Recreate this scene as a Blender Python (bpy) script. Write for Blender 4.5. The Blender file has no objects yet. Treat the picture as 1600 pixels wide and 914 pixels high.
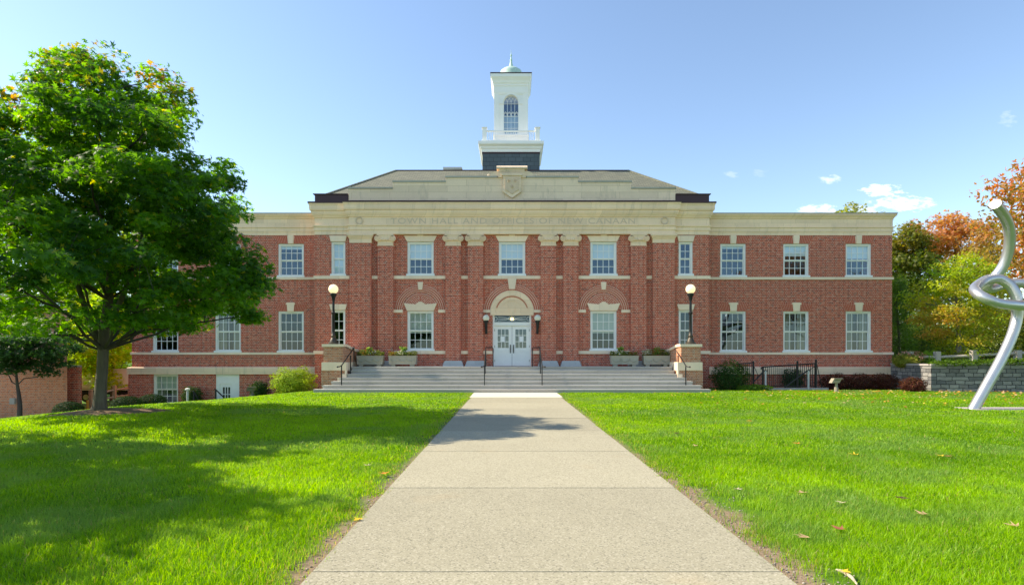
import bpy, math, random
import numpy as np
from mathutils import Vector, Matrix, noise as mnoise
R = math.radians
random.seed(7)
rng = np.random.default_rng(11)
scn = bpy.context.scene
COL = scn.collection

# ------------------------------------------------------------------ camera
FOC = 880.0                       # focal length in pixels of a 1600 px wide picture
EYE = 1.7
cam = bpy.data.cameras.new("camera")
cam.sensor_width = 36.0
cam.lens = FOC / 1600 * 36.0
cam.shift_y = 99.0 / 1600
cam.clip_start = 0.1
cam.clip_end = 2000
cam_o = bpy.data.objects.new("camera", cam)
cam_o.location = (0, 0, EYE)
cam_o.rotation_euler = (R(90), 0, 0)
COL.objects.link(cam_o)
scn.camera = cam_o

# ------------------------------------------------------------------ light
TO_SUN = Vector((-1.15, 0.15, 1.0)).normalized()
SUN_EL = math.asin(TO_SUN.z)
SUN_AZ = math.atan2(TO_SUN.x, TO_SUN.y)
world = bpy.data.worlds.new("World")
scn.world = world
world.use_nodes = True
wt = world.node_tree
wt.nodes.clear()
sky = wt.nodes.new("ShaderNodeTexSky")
sky.sky_type = 'NISHITA'
sky.sun_disc = False
sky.sun_elevation = SUN_EL
sky.sun_rotation = SUN_AZ
sky.altitude = 50
sky.air_density = 1.0
sky.dust_density = 0.25
sky.ozone_density = 4.0
bg = wt.nodes.new("ShaderNodeBackground")
bg.inputs['Strength'].default_value = 0.14
wo = wt.nodes.new("ShaderNodeOutputWorld")
wt.links.new(bg.outputs[0], wo.inputs['Surface'])


def wn(kind, **kw):
    n = wt.nodes.new(kind)
    for k, v in kw.items():
        setattr(n, k, v)
    return n


def wmath(op, a, b=None, c=None, clamp=False):
    n = wn("ShaderNodeMath", operation=op)
    n.use_clamp = clamp
    for i, q in enumerate((a, b, c)):
        if q is None:
            continue
        if isinstance(q, (int, float)):
            n.inputs[i].default_value = q
        else:
            wt.links.new(q, n.inputs[i])
    return n.outputs[0]


# a few small fair-weather clouds far off, low over the wing
tc = wn("ShaderNodeTexCoord")
sp = wn("ShaderNodeSeparateXYZ")
wt.links.new(tc.outputs['Generated'], sp.inputs[0])
yy = wmath('MAXIMUM', sp.outputs[1], 0.05)
cu = wmath('DIVIDE', sp.outputs[0], yy)
cv = wmath('DIVIDE', sp.outputs[2], yy)
cb = wn("ShaderNodeCombineXYZ")
wt.links.new(cu, cb.inputs[0])
wt.links.new(cv, cb.inputs[1])
nz = wn("ShaderNodeTexNoise")
nz.inputs['Scale'].default_value = 60
nz.inputs['Detail'].default_value = 5
nz.inputs['Roughness'].default_value = 0.6
mp = wn("ShaderNodeMapping")
mp.inputs['Scale'].default_value = (1, 2.4, 1)
wt.links.new(cb.outputs[0], mp.inputs[0])
wt.links.new(mp.outputs[0], nz.inputs['Vector'])
front = wmath('GREATER_THAN', sp.outputs[1], 0.06)
cmask = None
for (px, py, rx, ry, amp) in ((1378, 299, 26, 9, .95), (1408, 318, 44, 10, .8), (1350, 327, 20, 6, .6), (1277, 328, 28, 7, .9),
                              (1297, 281, 15, 6, .5), (1142, 273, 9, 5, .18), (1575, 186, 12, 10, .15), (1185, 271, 12, 5, .1)):
    du = wmath('MULTIPLY', wmath('SUBTRACT', cu, (px - 800) / FOC), FOC / rx)
    dv = wmath('MULTIPLY', wmath('SUBTRACT', cv, (556 - py) / FOC), FOC / ry)
    d2 = wmath('ADD', wmath('MULTIPLY', du, du), wmath('MULTIPLY', dv, dv))
    m = wmath('MULTIPLY', wmath('MULTIPLY', wmath('SUBTRACT', wmath('MULTIPLY_ADD', nz.outputs['Fac'], 4.2, -1.25), wmath('MULTIPLY', d2, .55), clamp=True), .75), amp)
    cmask = m if cmask is None else wmath('MAXIMUM', cmask, m)
cmask = wmath('MULTIPLY', wmath('MULTIPLY', cmask, .72), front, clamp=True)
mixc = wn("ShaderNodeMix", data_type='RGBA')
wt.links.new(cmask, mixc.inputs[0])
wt.links.new(sky.outputs[0], mixc.inputs[6])
mixc.inputs[7].default_value = (7.2, 7.3, 7.6, 1)
wt.links.new(mixc.outputs[2], bg.inputs['Color'])

sun = bpy.data.lights.new("sun", 'SUN')
sun.energy = 3.8
sun.angle = R(0.5)
sun.color = (1.0, 0.94, 0.84)
sun_o = bpy.data.objects.new("sun", sun)
sun_o.rotation_euler = TO_SUN.to_track_quat('Z', 'Y').to_euler()
sun_o.location = (-30, 10, 30)
COL.objects.link(sun_o)

vs = scn.view_settings
vs.view_transform = 'Standard'
vs.look = 'None'
vs.exposure = 1.1
vs.gamma = 1.0
vs.use_curve_mapping = False
vs.use_white_balance = True          # the photograph is balanced for the shaded front
vs.white_balance_temperature = 7500
vs.white_balance_tint = 10
scn.cycles.max_bounces = 8
scn.cycles.diffuse_bounces = 4
scn.cycles.transparent_max_bounces = 12
scn.cycles.use_denoising = True


# ------------------------------------------------------------------ helpers: geometry
def PX(px, Y):
    return (px - 800) / FOC * Y


def PZ(py, Y):
    return EYE + (556 - py) / FOC * Y


def smooth(a, b, t):
    t = np.clip((t - a) / (b - a), 0, 1)
    return t * t * (3 - 2 * t)


def gz(x, y):
    """height of the ground"""
    x = np.asarray(x, float)
    y = np.asarray(y, float)
    xc = np.where(y > 16, -12.3 + (y - 16) * .24, -12.3)
    d = np.maximum(0, xc - x + 1.0)
    d = np.where(d < 2, d * d / 4, d - 1)
    d = np.minimum(d, 12.5)
    up = .2 * np.exp(-((x + 10.4) / 3.0) ** 2 - ((y - 15.5) / 5.0) ** 2)
    return up - 0.105 * d * (.6 + .4 * smooth(12, 22, y))


class MB:
    def __init__(self):
        self.v = []
        self.f = []

    def add(self, vs_, fs_):
        n = len(self.v)
        self.v.extend(vs_)
        self.f.extend([tuple(i + n for i in f) for f in fs_])
        return self

    def box(self, x0, x1, y0, y1, z0, z1):
        if x0 > x1:
            x0, x1 = x1, x0
        v = [(x0, y0, z0), (x1, y0, z0), (x1, y1, z0), (x0, y1, z0), (x0, y0, z1), (x1, y0, z1), (x1, y1, z1), (x0, y1, z1)]
        f = [(0, 3, 2, 1), (4, 5, 6, 7), (0, 1, 5, 4), (1, 2, 6, 5), (2, 3, 7, 6), (3, 0, 4, 7)]
        return self.add(v, f)

    def prism(self, poly, y0, y1):
        """polygon in x,z extruded along y"""
        n = len(poly)
        v = [(x, y0, z) for x, z in poly] + [(x, y1, z) for x, z in poly]
        a = sum(poly[i][0] * poly[(i + 1) % n][1] - poly[(i + 1) % n][0] * poly[i][1] for i in range(n))
        fr = tuple(range(n))
        bk = tuple(range(2 * n - 1, n - 1, -1))
        sd = [(i, i + n, (i + 1) % n + n, (i + 1) % n) for i in range(n)]
        if a < 0:
            fr = fr[::-1]
            bk = bk[::-1]
            sd = [s[::-1] for s in sd]
        return self.add(v, [fr, bk] + sd)

    def prism_x(self, poly, x0, x1):
        """polygon in y,z extruded along x"""
        n = len(poly)
        v = [(x0, y, z) for y, z in poly] + [(x1, y, z) for y, z in poly]
        return self.add(v, [tuple(range(n))[::-1], tuple(range(n, 2 * n))] + [(i, (i + 1) % n, (i + 1) % n + n, i + n) for i in range(n)])

    def lathe(self, c, prof, n=16, axis='z'):
        """prof: (radius, height) rising along the axis from point c"""
        v, f = [], []
        for r, h in prof:
            for k in range(n):
                a = 2 * math.pi * k / n
                p = (r * math.cos(a), r * math.sin(a), h)
                if axis == 'y':
                    p = (p[0], -p[2], p[1])
                elif axis == 'x':
                    p = (p[2], p[0], p[1])
                v.append((c[0] + p[0], c[1] + p[1], c[2] + p[2]))
        m = len(prof)
        for j in range(m - 1):
            for k in range(n):
                f.append((j * n + k, j * n + (k + 1) % n, (j + 1) * n + (k + 1) % n, (j + 1) * n + k))
        f.append(tuple(range(n))[::-1])
        f.append(tuple(range((m - 1) * n, m * n)))
        return self.add(v, f)

    def ball(self, c, r, n=20, m=12, sq=1.0):
        prof = [(max(1e-4, r * math.sin(math.pi * j / m)), -r * sq * math.cos(math.pi * j / m)) for j in range(m + 1)]
        return self.lathe(c, prof, n)

    def tube(self, pts, rad, n=8):
        pts = [Vector(p) for p in pts]
        if not hasattr(rad, '__len__'):
            rad = [rad] * len(pts)
        v, f = [], []
        up = None
        for i, p in enumerate(pts):
            t = (pts[min(i + 1, len(pts) - 1)] - pts[max(i - 1, 0)]).normalized()
            if up is None:
                up = Vector((0, 1, 0)) if abs(t.y) < .9 else Vector((1, 0, 0))
            a = (up - t * up.dot(t))
            if a.length < 1e-5:
                a = t.orthogonal()
            a.normalize()
            up = a
            b = t.cross(a)
            for k in range(n):
                w = 2 * math.pi * k / n
                v.append(tuple(p + (a * math.cos(w) + b * math.sin(w)) * rad[i]))
        for i in range(len(pts) - 1):
            for k in range(n):
                f.append((i * n + k, i * n + (k + 1) % n, (i + 1) * n + (k + 1) % n, (i + 1) * n + k))
        f.append(tuple(range(n))[::-1])
        f.append(tuple(range((len(pts) - 1) * n, len(pts) * n)))
        return self.add(v, f)

    def sweep(self, prof, xa, xb, yf, yb, left, right):
        """moulding: profile of (offset, z) run along the front y=yf between xa and xb, returning along the sides asked for"""
        v, f = [], []
        for o, z in prof:
            ring = []
            if left:
                ring += [(xa - o, yb, z), (xa - o, yf - o, z)]
            else:
                ring += [(xa, yf - o, z)]
            if right:
                ring += [(xb + o, yf - o, z), (xb + o, yb, z)]
            else:
                ring += [(xb, yf - o, z)]
            m = len(ring)
            v += ring
        for j in range(len(prof) - 1):
            for k in range(m - 1):
                f.append((j * m + k, j * m + k + 1, (j + 1) * m + k + 1, (j + 1) * m + k))
        return self.add(v, f)

    def build(self, name, mat, parent=None, smooth_=False, off=None):
        o0 = Vector((0, 0, 0))
        p = parent
        while p is not None:
            o0 += p.location
            p = p.parent
        if off is not None:
            o0 = Vector(off)
        me = bpy.data.meshes.new(name)
        me.from_pydata([(a[0] - o0.x, a[1] - o0.y, a[2] - o0.z) for a in self.v], [], self.f)
        if smooth_:
            me.polygons.foreach_set('use_smooth', [True] * len(me.polygons))
            try:
                me.set_sharp_from_angle(angle=R(38))
            except Exception:
                pass
        me.materials.append(mat)
        o = bpy.data.objects.new(name, me)
        COL.objects.link(o)
        if parent is not None:
            o.parent = parent
        return o


def tag(o, label=None, cat=None, group=None, kind=None):
    if label:
        o['label'] = label
    if cat:
        o['category'] = cat
    if group:
        o['group'] = group
    if kind:
        o['kind'] = kind
    return o


def thing(name, label, cat, loc, group=None):
    o = bpy.data.objects.new(name, None)
    o.empty_display_size = .3
    COL.objects.link(o)
    o.location = loc
    return tag(o, label, cat, group)


def np_mesh(name, verts, tris, mat, parent=None, col=None, smooth_=False, loc=None):
    """big mesh of triangles from numpy arrays"""
    me = bpy.data.meshes.new(name)
    nv, nt = len(verts), len(tris)
    me.vertices.add(nv)
    me.vertices.foreach_set('co', np.ascontiguousarray(verts, np.float32).ravel())
    me.loops.add(nt * 3)
    me.loops.foreach_set('vertex_index', np.ascontiguousarray(tris, np.int32).ravel())
    me.polygons.add(nt)
    me.polygons.foreach_set('loop_start', np.arange(0, nt * 3, 3, dtype=np.int32))
    me.polygons.foreach_set('loop_total', np.full(nt, 3, np.int32))
    if smooth_:
        me.polygons.foreach_set('use_smooth', np.ones(nt, bool))
    if col is not None:
        a = me.attributes.new('tint', 'FLOAT_COLOR', 'POINT')
        c4 = np.ones((nv, 4), np.float32)
        c4[:, :3] = col
        a.data.foreach_set('color', c4.ravel())
    me.update(calc_edges=True)
    me.materials.append(mat)
    o = bpy.data.objects.new(name, me)
    COL.objects.link(o)
    if parent is not None:
        o.parent = parent
    if loc is not None:
        o.location = loc
    return o


def dup(root, loc, label, group=None, name=None):
    r = root.copy()
    if name:
        r.name = name
    COL.objects.link(r)
    r.location = loc
    r['label'] = label
    if group:
        r['group'] = group
    for ch in list(root.children):
        c = ch.copy()
        COL.objects.link(c)
        c.parent = r
        for g in list(ch.children):
            d = g.copy()
            COL.objects.link(d)
            d.parent = c
    return r


def vnoise(x, y, s, seed=0.0):
    """smooth value noise on arrays"""
    x = np.asarray(x) / s + seed * 17.3
    y = np.asarray(y) / s + seed * 9.1
    xi, yi = np.floor(x), np.floor(y)
    fx, fy = x - xi, y - yi
    fx = fx * fx * (3 - 2 * fx)
    fy = fy * fy * (3 - 2 * fy)

    def h(a, b):
        q = np.sin(a * 127.1 + b * 311.7 + seed * 3.7) * 43758.5453
        return q - np.floor(q)
    return (h(xi, yi) * (1 - fx) + h(xi + 1, yi) * fx) * (1 - fy) + (h(xi, yi + 1) * (1 - fx) + h(xi + 1, yi + 1) * fx) * fy


# ------------------------------------------------------------------ helpers: materials
class NT:
    def __init__(self, name):
        self.m = bpy.data.materials.new(name)
        self.m.use_nodes = True
        self.t = self.m.node_tree
        self.t.nodes.clear()
        self.out = self.t.nodes.new("ShaderNodeOutputMaterial")

    def n(self, kind, **kw):
        q = self.t.nodes.new(kind)
        for k, v in kw.items():
            setattr(q, k, v)
        return q

    def l(self, a, b):
        self.t.links.new(a, b)

    def put(self, node, idx, v):
        if v is None:
            return
        if hasattr(v, 'links'):
            self.l(v, node.inputs[idx])
        elif isinstance(v, tuple) and len(v) == 3 and node.inputs[idx].type == 'RGBA':
            node.inputs[idx].default_value = (*v, 1)
        else:
            node.inputs[idx].default_value = v

    def math(self, op, a, b=None, c=None, clamp=False):
        q = self.n("ShaderNodeMath", operation=op)
        q.use_clamp = clamp
        self.put(q, 0, a)
        self.put(q, 1, b)
        self.put(q, 2, c)
        return q.outputs[0]

    def mix(self, fac, a, b, blend='MIX'):
        q = self.n("ShaderNodeMix", data_type='RGBA', blend_type=blend)
        self.put(q, 0, fac)
        self.put(q, 6, a)
        self.put(q, 7, b)
        return q.outputs[2]

    def noise(self, vec, scale, detail=3, rough=.55, out='Fac'):
        q = self.n("ShaderNodeTexNoise")
        q.inputs['Scale'].default_value = scale
        q.inputs['Detail'].default_value = detail
        q.inputs['Roughness'].default_value = rough
        if vec is not None:
            self.l(vec, q.inputs['Vector'])
        return q.outputs[out]

    def map(self, vec, scale=(1, 1, 1), loc=(0, 0, 0)):
        q = self.n("ShaderNodeMapping")
        q.inputs['Scale'].default_value = scale
        q.inputs['Location'].default_value = loc
        self.l(vec, q.inputs['Vector'])
        return q.outputs[0]

    def ramp(self, fac, lo, hi):
        q = self.n("ShaderNodeMapRange")
        self.put(q, 0, fac)
        q.inputs[1].default_value = lo
        q.inputs[2].default_value = hi
        return q.outputs[0]

    def pos(self):
        g = self.n("ShaderNodeNewGeometry")
        return g.outputs['Position']

    def xyz(self, v):
        s = self.n("ShaderNodeSeparateXYZ")
        self.l(v, s.inputs[0])
        return s.outputs

    def comb(self, x, y, z=0.0):
        c = self.n("ShaderNodeCombineXYZ")
        self.put(c, 0, x)
        self.put(c, 1, y)
        self.put(c, 2, z)
        return c.outputs[0]

    def bump(self, h, strength=.3, dist=.02):
        b = self.n("ShaderNodeBump")
        b.inputs['Strength'].default_value = strength
        b.inputs['Distance'].default_value = dist
        self.l(h, b.inputs['Height'])
        return b.outputs[0]

    def bsdf(self, col, rough=.7, metal=0.0, nrm=None, spec=.4):
        b = self.n("ShaderNodeBsdfPrincipled")
        self.put(b, 'Base Color', col)
        self.put(b, 'Roughness', rough)
        self.put(b, 'Metallic', metal)
        b.inputs['Specular IOR Level'].default_value = spec
        if nrm is not None:
            self.l(nrm, b.inputs['Normal'])
        self.l(b.outputs[0], self.out.inputs[0])
        return b


def m_plain(name, col, rough=.6, metal=0.0, var=.12, scale=6.0, spec=.4):
    t = NT(name)
    n = t.noise(t.pos(), scale, 4)
    k = t.math('MULTIPLY_ADD', n, 2 * var, 1 - var)
    c = t.mix(1.0, col, t.comb(k, k, k), 'MULTIPLY')
    t.bsdf(c, rough, metal, None, spec)
    return t.m


def m_brick(name, c1, c2, mortar, bw=.215, bh=.072, ms=.010, dark=(.10, .03, .03), along='xy', wear=.35):
    t = NT(name)
    p = t.pos()
    s = t.xyz(p)
    u = t.math('ADD', s[0], s[1])
    v = t.comb(u, s[2])
    b = t.n("ShaderNodeTexBrick")
    b.offset = .5
    b.squash = .5          # alternate courses of headers and stretchers
    b.squash_frequency = 2
    t.l(v, b.inputs['Vector'])
    b.inputs['Scale'].default_value = 1
    b.inputs['Brick Width'].default_value = bw
    b.inputs['Row Height'].default_value = bh
    b.inputs['Mortar Size'].default_value = ms
    b.inputs['Mortar Smooth'].default_value = .1
    b.inputs['Bias'].default_value = 0
    b.inputs['Color1'].default_value = (0, 0, 0, 1)
    b.inputs['Color2'].default_value = (1, 1, 1, 1)
    b.inputs['Mortar'].default_value = (.5, .5, .5, 1)
    tone = t.xyz(b.outputs['Color'])[0]
    c = t.mix(tone, c1, c2)
    dk = t.ramp(t.noise(t.map(v, (1.6 / bw, .8 / bh, 1)), .9, 0), .56, .66)
    c = t.mix(t.math('MULTIPLY', dk, .7), c, dark)
    lt = t.ramp(t.noise(t.map(v, (1.6 / bw, .8 / bh, 1), (31, 17, 0)), .9, 0), .58, .68)
    c = t.mix(t.math('MULTIPLY', lt, .3), c, mortar)
    big = t.noise(p, .55, 4)
    c = t.mix(t.math('MULTIPLY', t.ramp(big, .4, .75), wear), c, tuple(x * .72 + .03 for x in c1))
    streak = t.noise(t.map(v, (2.2, .25, 1)), 1.0, 4)
    c = t.mix(t.math('MULTIPLY', t.ramp(streak, .58, .8), .18), c, (.40, .24, .18))
    mo = t.mix(t.noise(p, 3.0, 3), tuple(x * .75 for x in mortar), mortar)
    c = t.mix(b.outputs['Fac'], c, mo)
    fine = t.noise(p, 60, 2)
    k = t.math('MULTIPLY_ADD', fine, .3, .85)
    c = t.mix(1.0, c, t.comb(k, k, k), 'MULTIPLY')
    h = t.math('SUBTRACT', 1.0, b.outputs['Fac'])
    t.bsdf(c, .85, 0, t.bump(h, .5, .006), .25)
    return t.m


def m_stone(name, col, stain=(.20, .17, .12), stain_amt=.45, jw=1.3, jh=.42, joint=.004, jz=0.0, rough=.85, streak_scale=(3.0, .35)):
    t = NT(name)
    p = t.pos()
    s = t.xyz(p)
    v = t.comb(t.math('ADD', s[0], s[1]), t.math('ADD', s[2], jz))
    b = t.n("ShaderNodeTexBrick")
    t.l(v, b.inputs['Vector'])
    b.inputs['Scale'].default_value = 1
    b.inputs['Brick Width'].default_value = jw
    b.inputs['Row Height'].default_value = jh
    b.inputs['Mortar Size'].default_value = joint
    b.inputs['Mortar Smooth'].default_value = .3
    b.inputs['Color1'].default_value = (.9, .9, .9, 1)
    b.inputs['Color2'].default_value = (1.06, 1.06, 1.06, 1)
    b.inputs['Mortar'].default_value = (.55, .5, .42, 1)
    c = t.mix(1.0, col, b.outputs['Color'], 'MULTIPLY')
    n1 = t.noise(p, 1.4, 5)
    c = t.mix(t.math('MULTIPLY', t.ramp(n1, .45, .8), .35), c, tuple(x * .72 for x in col))
    st = t.noise(t.map(v, (*streak_scale, 1)), 1.3, 5, .65)
    c = t.mix(t.math('MULTIPLY', t.ramp(st, .55, .78), stain_amt), c, stain)
    fine = t.noise(p, 28, 3)
    k = t.math('MULTIPLY_ADD', fine, .22, .89)
    c = t.mix(1.0, c, t.comb(k, k, k), 'MULTIPLY')
    t.bsdf(c, rough, 0, t.bump(fine, .25, .01), .25)
    return t.m


def m_leaf(name, trans=.4, rough=.45, gain=1.0):
    t = NT(name)
    a = t.n("ShaderNodeAttribute")
    a.attribute_name = 'tint'
    c = a.outputs['Color']
    d = t.n("ShaderNodeBsdfPrincipled")
    t.l(c, d.inputs['Base Color'])
    d.inputs['Roughness'].default_value = rough
    d.inputs['Specular IOR Level'].default_value = .3 if rough < .6 else .12
    tr = t.n("ShaderNodeBsdfTranslucent")
    tc_ = t.mix(1.0, c, (2.3 * gain, 2.2 * gain, .9), 'MULTIPLY')
    t.l(tc_, tr.inputs[0])
    mx = t.n("ShaderNodeMixShader")
    mx.inputs[0].default_value = trans
    t.l(d.outputs[0], mx.inputs[1])
    t.l(tr.outputs[0], mx.inputs[2])
    t.l(mx.outputs[0], t.out.inputs[0])
    return t.m


def m_glass(name, refl=.32, tint=(.55, .62, .66)):
    t = NT(name)
    tr = t.n("ShaderNodeBsdfTransparent")
    tr.inputs[0].default_value = (*tint, 1)
    gl = t.n("ShaderNodeBsdfGlossy")
    gl.inputs['Roughness'].default_value = .015
    gl.inputs['Color'].default_value = (.60, .82, 1, 1)
    wav = t.noise(t.pos(), 1.6, 2)
    t.l(t.bump(wav, .04, .02), gl.inputs['Normal'])
    mx = t.n("ShaderNodeMixShader")
    mx.inputs[0].default_value = refl
    t.l(tr.outputs[0], mx.inputs[1])
    t.l(gl.outputs[0], mx.inputs[2])
    t.l(mx.outputs[0], t.out.inputs[0])
    return t.m


def m_bark(name, col=(.16, .12, .09)):
    t = NT(name)
    p = t.pos()
    n = t.noise(t.map(p, (9, 9, 1.6)), 1.5, 5, .65)
    c = t.mix(n, tuple(x * .5 for x in col), tuple(min(1, x * 1.5) for x in col))
    big = t.noise(p, 1.7, 3)
    c = t.mix(t.math('MULTIPLY', t.ramp(big, .5, .75), .5), c, (.13, .15, .09))
    t.bsdf(c, .9, 0, t.bump(n, .7, .03), .2)
    return t.m


def m_slate(name, c1, c2, w=.28, h=.16, zs=1.7):
    t = NT(name)
    p = t.pos()
    s = t.xyz(p)
    v = t.comb(s[0], t.math('MULTIPLY', s[2], zs))
    b = t.n("ShaderNodeTexBrick")
    t.l(v, b.inputs['Vector'])
    b.inputs['Scale'].default_value = 1
    b.inputs['Brick Width'].default_value = w
    b.inputs['Row Height'].default_value = h
    b.inputs['Mortar Size'].default_value = .012
    b.inputs['Color1'].default_value = (*c1, 1)
    b.inputs['Color2'].default_value = (*c2, 1)
    b.inputs['Mortar'].default_value = (*[x * .45 for x in c1], 1)
    n = t.noise(p, 1.1, 4)
    c = t.mix(t.math('MULTIPLY', t.ramp(n, .4, .7), .4), b.outputs['Color'], tuple(x * .7 for x in c2))
    t.bsdf(c, .75, 0, t.bump(t.math('SUBTRACT', 1.0, b.outputs['Fac']), .5, .01), .4)
    return t.m


def m_path(name, base, dark, lightc):
    t = NT(name)
    p = t.pos()
    s1 = t.xyz(p)
    a = t.noise(p, 1.1, 4)
    c = t.mix(a, tuple(x * .9 for x in base), tuple(x * 1.08 for x in base))
    v1 = t.n("ShaderNodeTexVoronoi")
    t.l(p, v1.inputs['Vector'])
    v1.inputs['Scale'].default_value = 75
    tone = t.xyz(v1.outputs['Color'])[0]
    c = t.mix(t.math('MULTIPLY', t.ramp(tone, .80, .9), .55), c, dark)
    tone2 = t.xyz(v1.outputs['Color'])[1]
    c = t.mix(t.math('MULTIPLY', t.ramp(tone2, .72, .85), .6), c, lightc)
    v2 = t.n("ShaderNodeTexVoronoi")
    t.l(p, v2.inputs['Vector'])
    v2.inputs['Scale'].default_value = 33
    t3 = t.xyz(v2.outputs['Color'])[2]
    near = t.ramp(v2.outputs['Distance'], .32, .22)
    c = t.mix(t.math('MULTIPLY', t.math('MULTIPLY', t.ramp(t3, .86, .9), near), .7), c, tuple(x * .7 for x in dark))
    st = t.noise(p, .45, 5, .6)
    c = t.mix(t.math('MULTIPLY', t.ramp(st, .5, .8), .3), c, tuple(x * .66 for x in base))
    sl = t.n("ShaderNodeTexWhiteNoise", noise_dimensions='1D')
    t.l(t.math('FLOOR', t.math('MULTIPLY_ADD', s1[1], 1 / 2.74, -.62)), sl.inputs['W'])
    ks = t.math('MULTIPLY_ADD', sl.outputs['Value'], .16, .92)
    c = t.mix(1.0, c, t.comb(ks, ks, ks), 'MULTIPLY')
    crack = t.noise(p, 2.6, 6, .7)
    c = t.mix(t.math('MULTIPLY', t.ramp(t.math('ABSOLUTE', t.math('SUBTRACT', crack, .5)), .006, .0), .0), c, dark)
    rust = t.noise(t.map(p, (1, 1, 1), (9, 4, 0)), .9, 4)
    c = t.mix(t.math('MULTIPLY', t.ramp(rust, .62, .8), .25), c, (.5, .36, .2))
    t.bsdf(c, .9, 0, t.bump(t.noise(p, 90, 2), .35, .006), .2)
    return t.m


M = {}
M['brick'] = m_brick('red_brick', (.46, .070, .034), (.60, .125, .064), (.68, .44, .33), .245, .090, .009, dark=(.14, .042, .035))
M['brick_pier'] = m_brick('orange_brick', (.50, .16, .07), (.62, .24, .12), (.62, .50, .38), .225, .079, .009, dark=(.26, .09, .05))
M['brick_left'] = m_brick('orange_red_brick', (.62, .17, .075), (.72, .24, .11), (.64, .44, .32), .225, .079, .009, dark=(.36, .12, .07))
M['arch_brick'] = m_plain('arch_brick_faces', (.50, .12, .07), .85, var=.4, scale=18)
M['mortar'] = m_plain('lime_mortar', (.80, .64, .51), .9)
M['stone'] = m_stone('limestone', (.90, .67, .46), (.30, .26, .18), stain_amt=.42)
M['stone_stained'] = m_stone('weathered_limestone', (.82, .64, .47), (.30, .27, .21), .6, jw=2.0, jh=.33, joint=.006, streak_scale=(1.6, .5))
M['stone_trim'] = m_stone('limestone_trim', (.92, .72, .53), stain_amt=.15, jw=1.7, jh=3.0, joint=.004)
M['coping'] = m_stone('dark_coping', (.40, .38, .33), (.15, .14, .12), .5)
M['step'] = m_stone('granite_steps', (.46, .44, .40), (.25, .24, .22), .45, jw=2.35, jh=.166, joint=.006, jz=.083)
M['step_side'] = m_stone('granite_plinth', (.52, .53, .53), (.3, .3, .3), .3)
M['white'] = m_plain('white_paint', (.84, .83, .80), .45, var=.06)
M['white_tower'] = m_plain('tower_white_paint', (.88, .87, .85), .5, var=.05, scale=2)
M['cream_paint'] = m_plain('cream_window_paint', (.82, .78, .68), .5, var=.06)
M['slate_roof'] = m_slate('roof_slate', (.145, .15, .11), (.205, .205, .145))
M['slate_dark'] = m_slate('tower_slate', (.075, .10, .12), (.10, .13, .15), .45, .26, 1.0)
M['copper'] = m_plain('dark_copper', (.06, .03, .035), .5, .3)
M['verdigris'] = m_plain('green_copper', (.46, .62, .55), .6, var=.2)
M['iron'] = m_plain('black_iron', (.018, .018, .02), .45, .2)
M['bronze'] = m_plain('weathered_bronze', (.07, .06, .045), .5, .4, var=.3, scale=14)
M['glass'] = m_glass('window_glass', .12, (.80, .86, .9))
M['glass_dark'] = m_glass('ground_floor_glass', .075, (.62, .66, .62))
M['blind'] = m_plain('pale_blind', (.88, .90, .86), .8, var=.04)
M['curtain'] = m_plain('beige_curtain', (.42, .38, .30), .9, var=.3, scale=3)
M['interior'] = m_plain('dark_room', (.05, .05, .05), .9)
M['paper'] = m_plain('white_paper', (.85, .85, .85), .8)
M['planter'] = m_stone('cast_stone', (.42, .39, .31), (.18, .17, .13), .6, jw=9, jh=9, joint=.0001)
M['path'] = m_path('exposed_aggregate', (.345, .318, .225), (.13, .12, .09), (.49, .45, .34))
M['apron'] = m_path('pale_concrete', (.66, .60, .48), (.54, .49, .40), (.74, .68, .56))
M['pavement'] = m_path('asphalt_walk', (.26, .26, .27), (.16, .16, .16), (.34, .34, .34))
M['leaf'] = m_leaf('maple_leaf', .42, .5, 1.15)
M['leaf_maple'] = m_leaf('big_maple_leaf', .48, .5, 2.2)
M['leaf_soft'] = m_leaf('shrub_leaf', .3, .65)
M['leaf_dry'] = m_leaf('fallen_leaf', .2, .7)
M['grass'] = m_leaf('grass_blade', .45, .5)
M['bark'] = m_bark('maple_bark', (.105, .09, .065))
M['bark_dark'] = m_bark('dark_bark', (.07, .06, .05))
M['twig'] = m_bark('grey_twig', (.22, .2, .18))
M['timber'] = m_plain('weathered_cedar', (.48, .30, .17), .85, var=.3, scale=9)
M['granite'] = m_plain('pale_granite', (.40, .36, .33), .85, var=.25, scale=12)
M['soil'] = m_plain('garden_soil', (.09, .065, .045), .95, var=.4, scale=9)


def emit_globe():
    t = NT('lamp_globe_glass')
    b = t.bsdf((.88, .82, .62), .25)
    b.inputs['Emission Color'].default_value = (1, .86, .5, 1)
    b.inputs['Emission Strength'].default_value = .35
    return t.m


def emit_small():
    t = NT('lit_bulb')
    b = t.bsdf((.9, .8, .5), .3)
    b.inputs['Emission Color'].default_value = (1, .75, .35, 1)
    b.inputs['Emission Strength'].default_value = 4
    return t.m


M['globe'] = emit_globe()
M['bulb'] = emit_small()
M['globe_off'] = m_plain('opal_globe', (.72, .70, .58), .2, var=.05)


def steel():
    t = NT('brushed_steel')
    n = t.noise(t.pos(), 3, 3)
    c = t.mix(n, (.42, .43, .44), (.54, .55, .56))
    t.bsdf(c, .37, .74, None, .5)
    return t.m


M['steel'] = steel()


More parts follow.
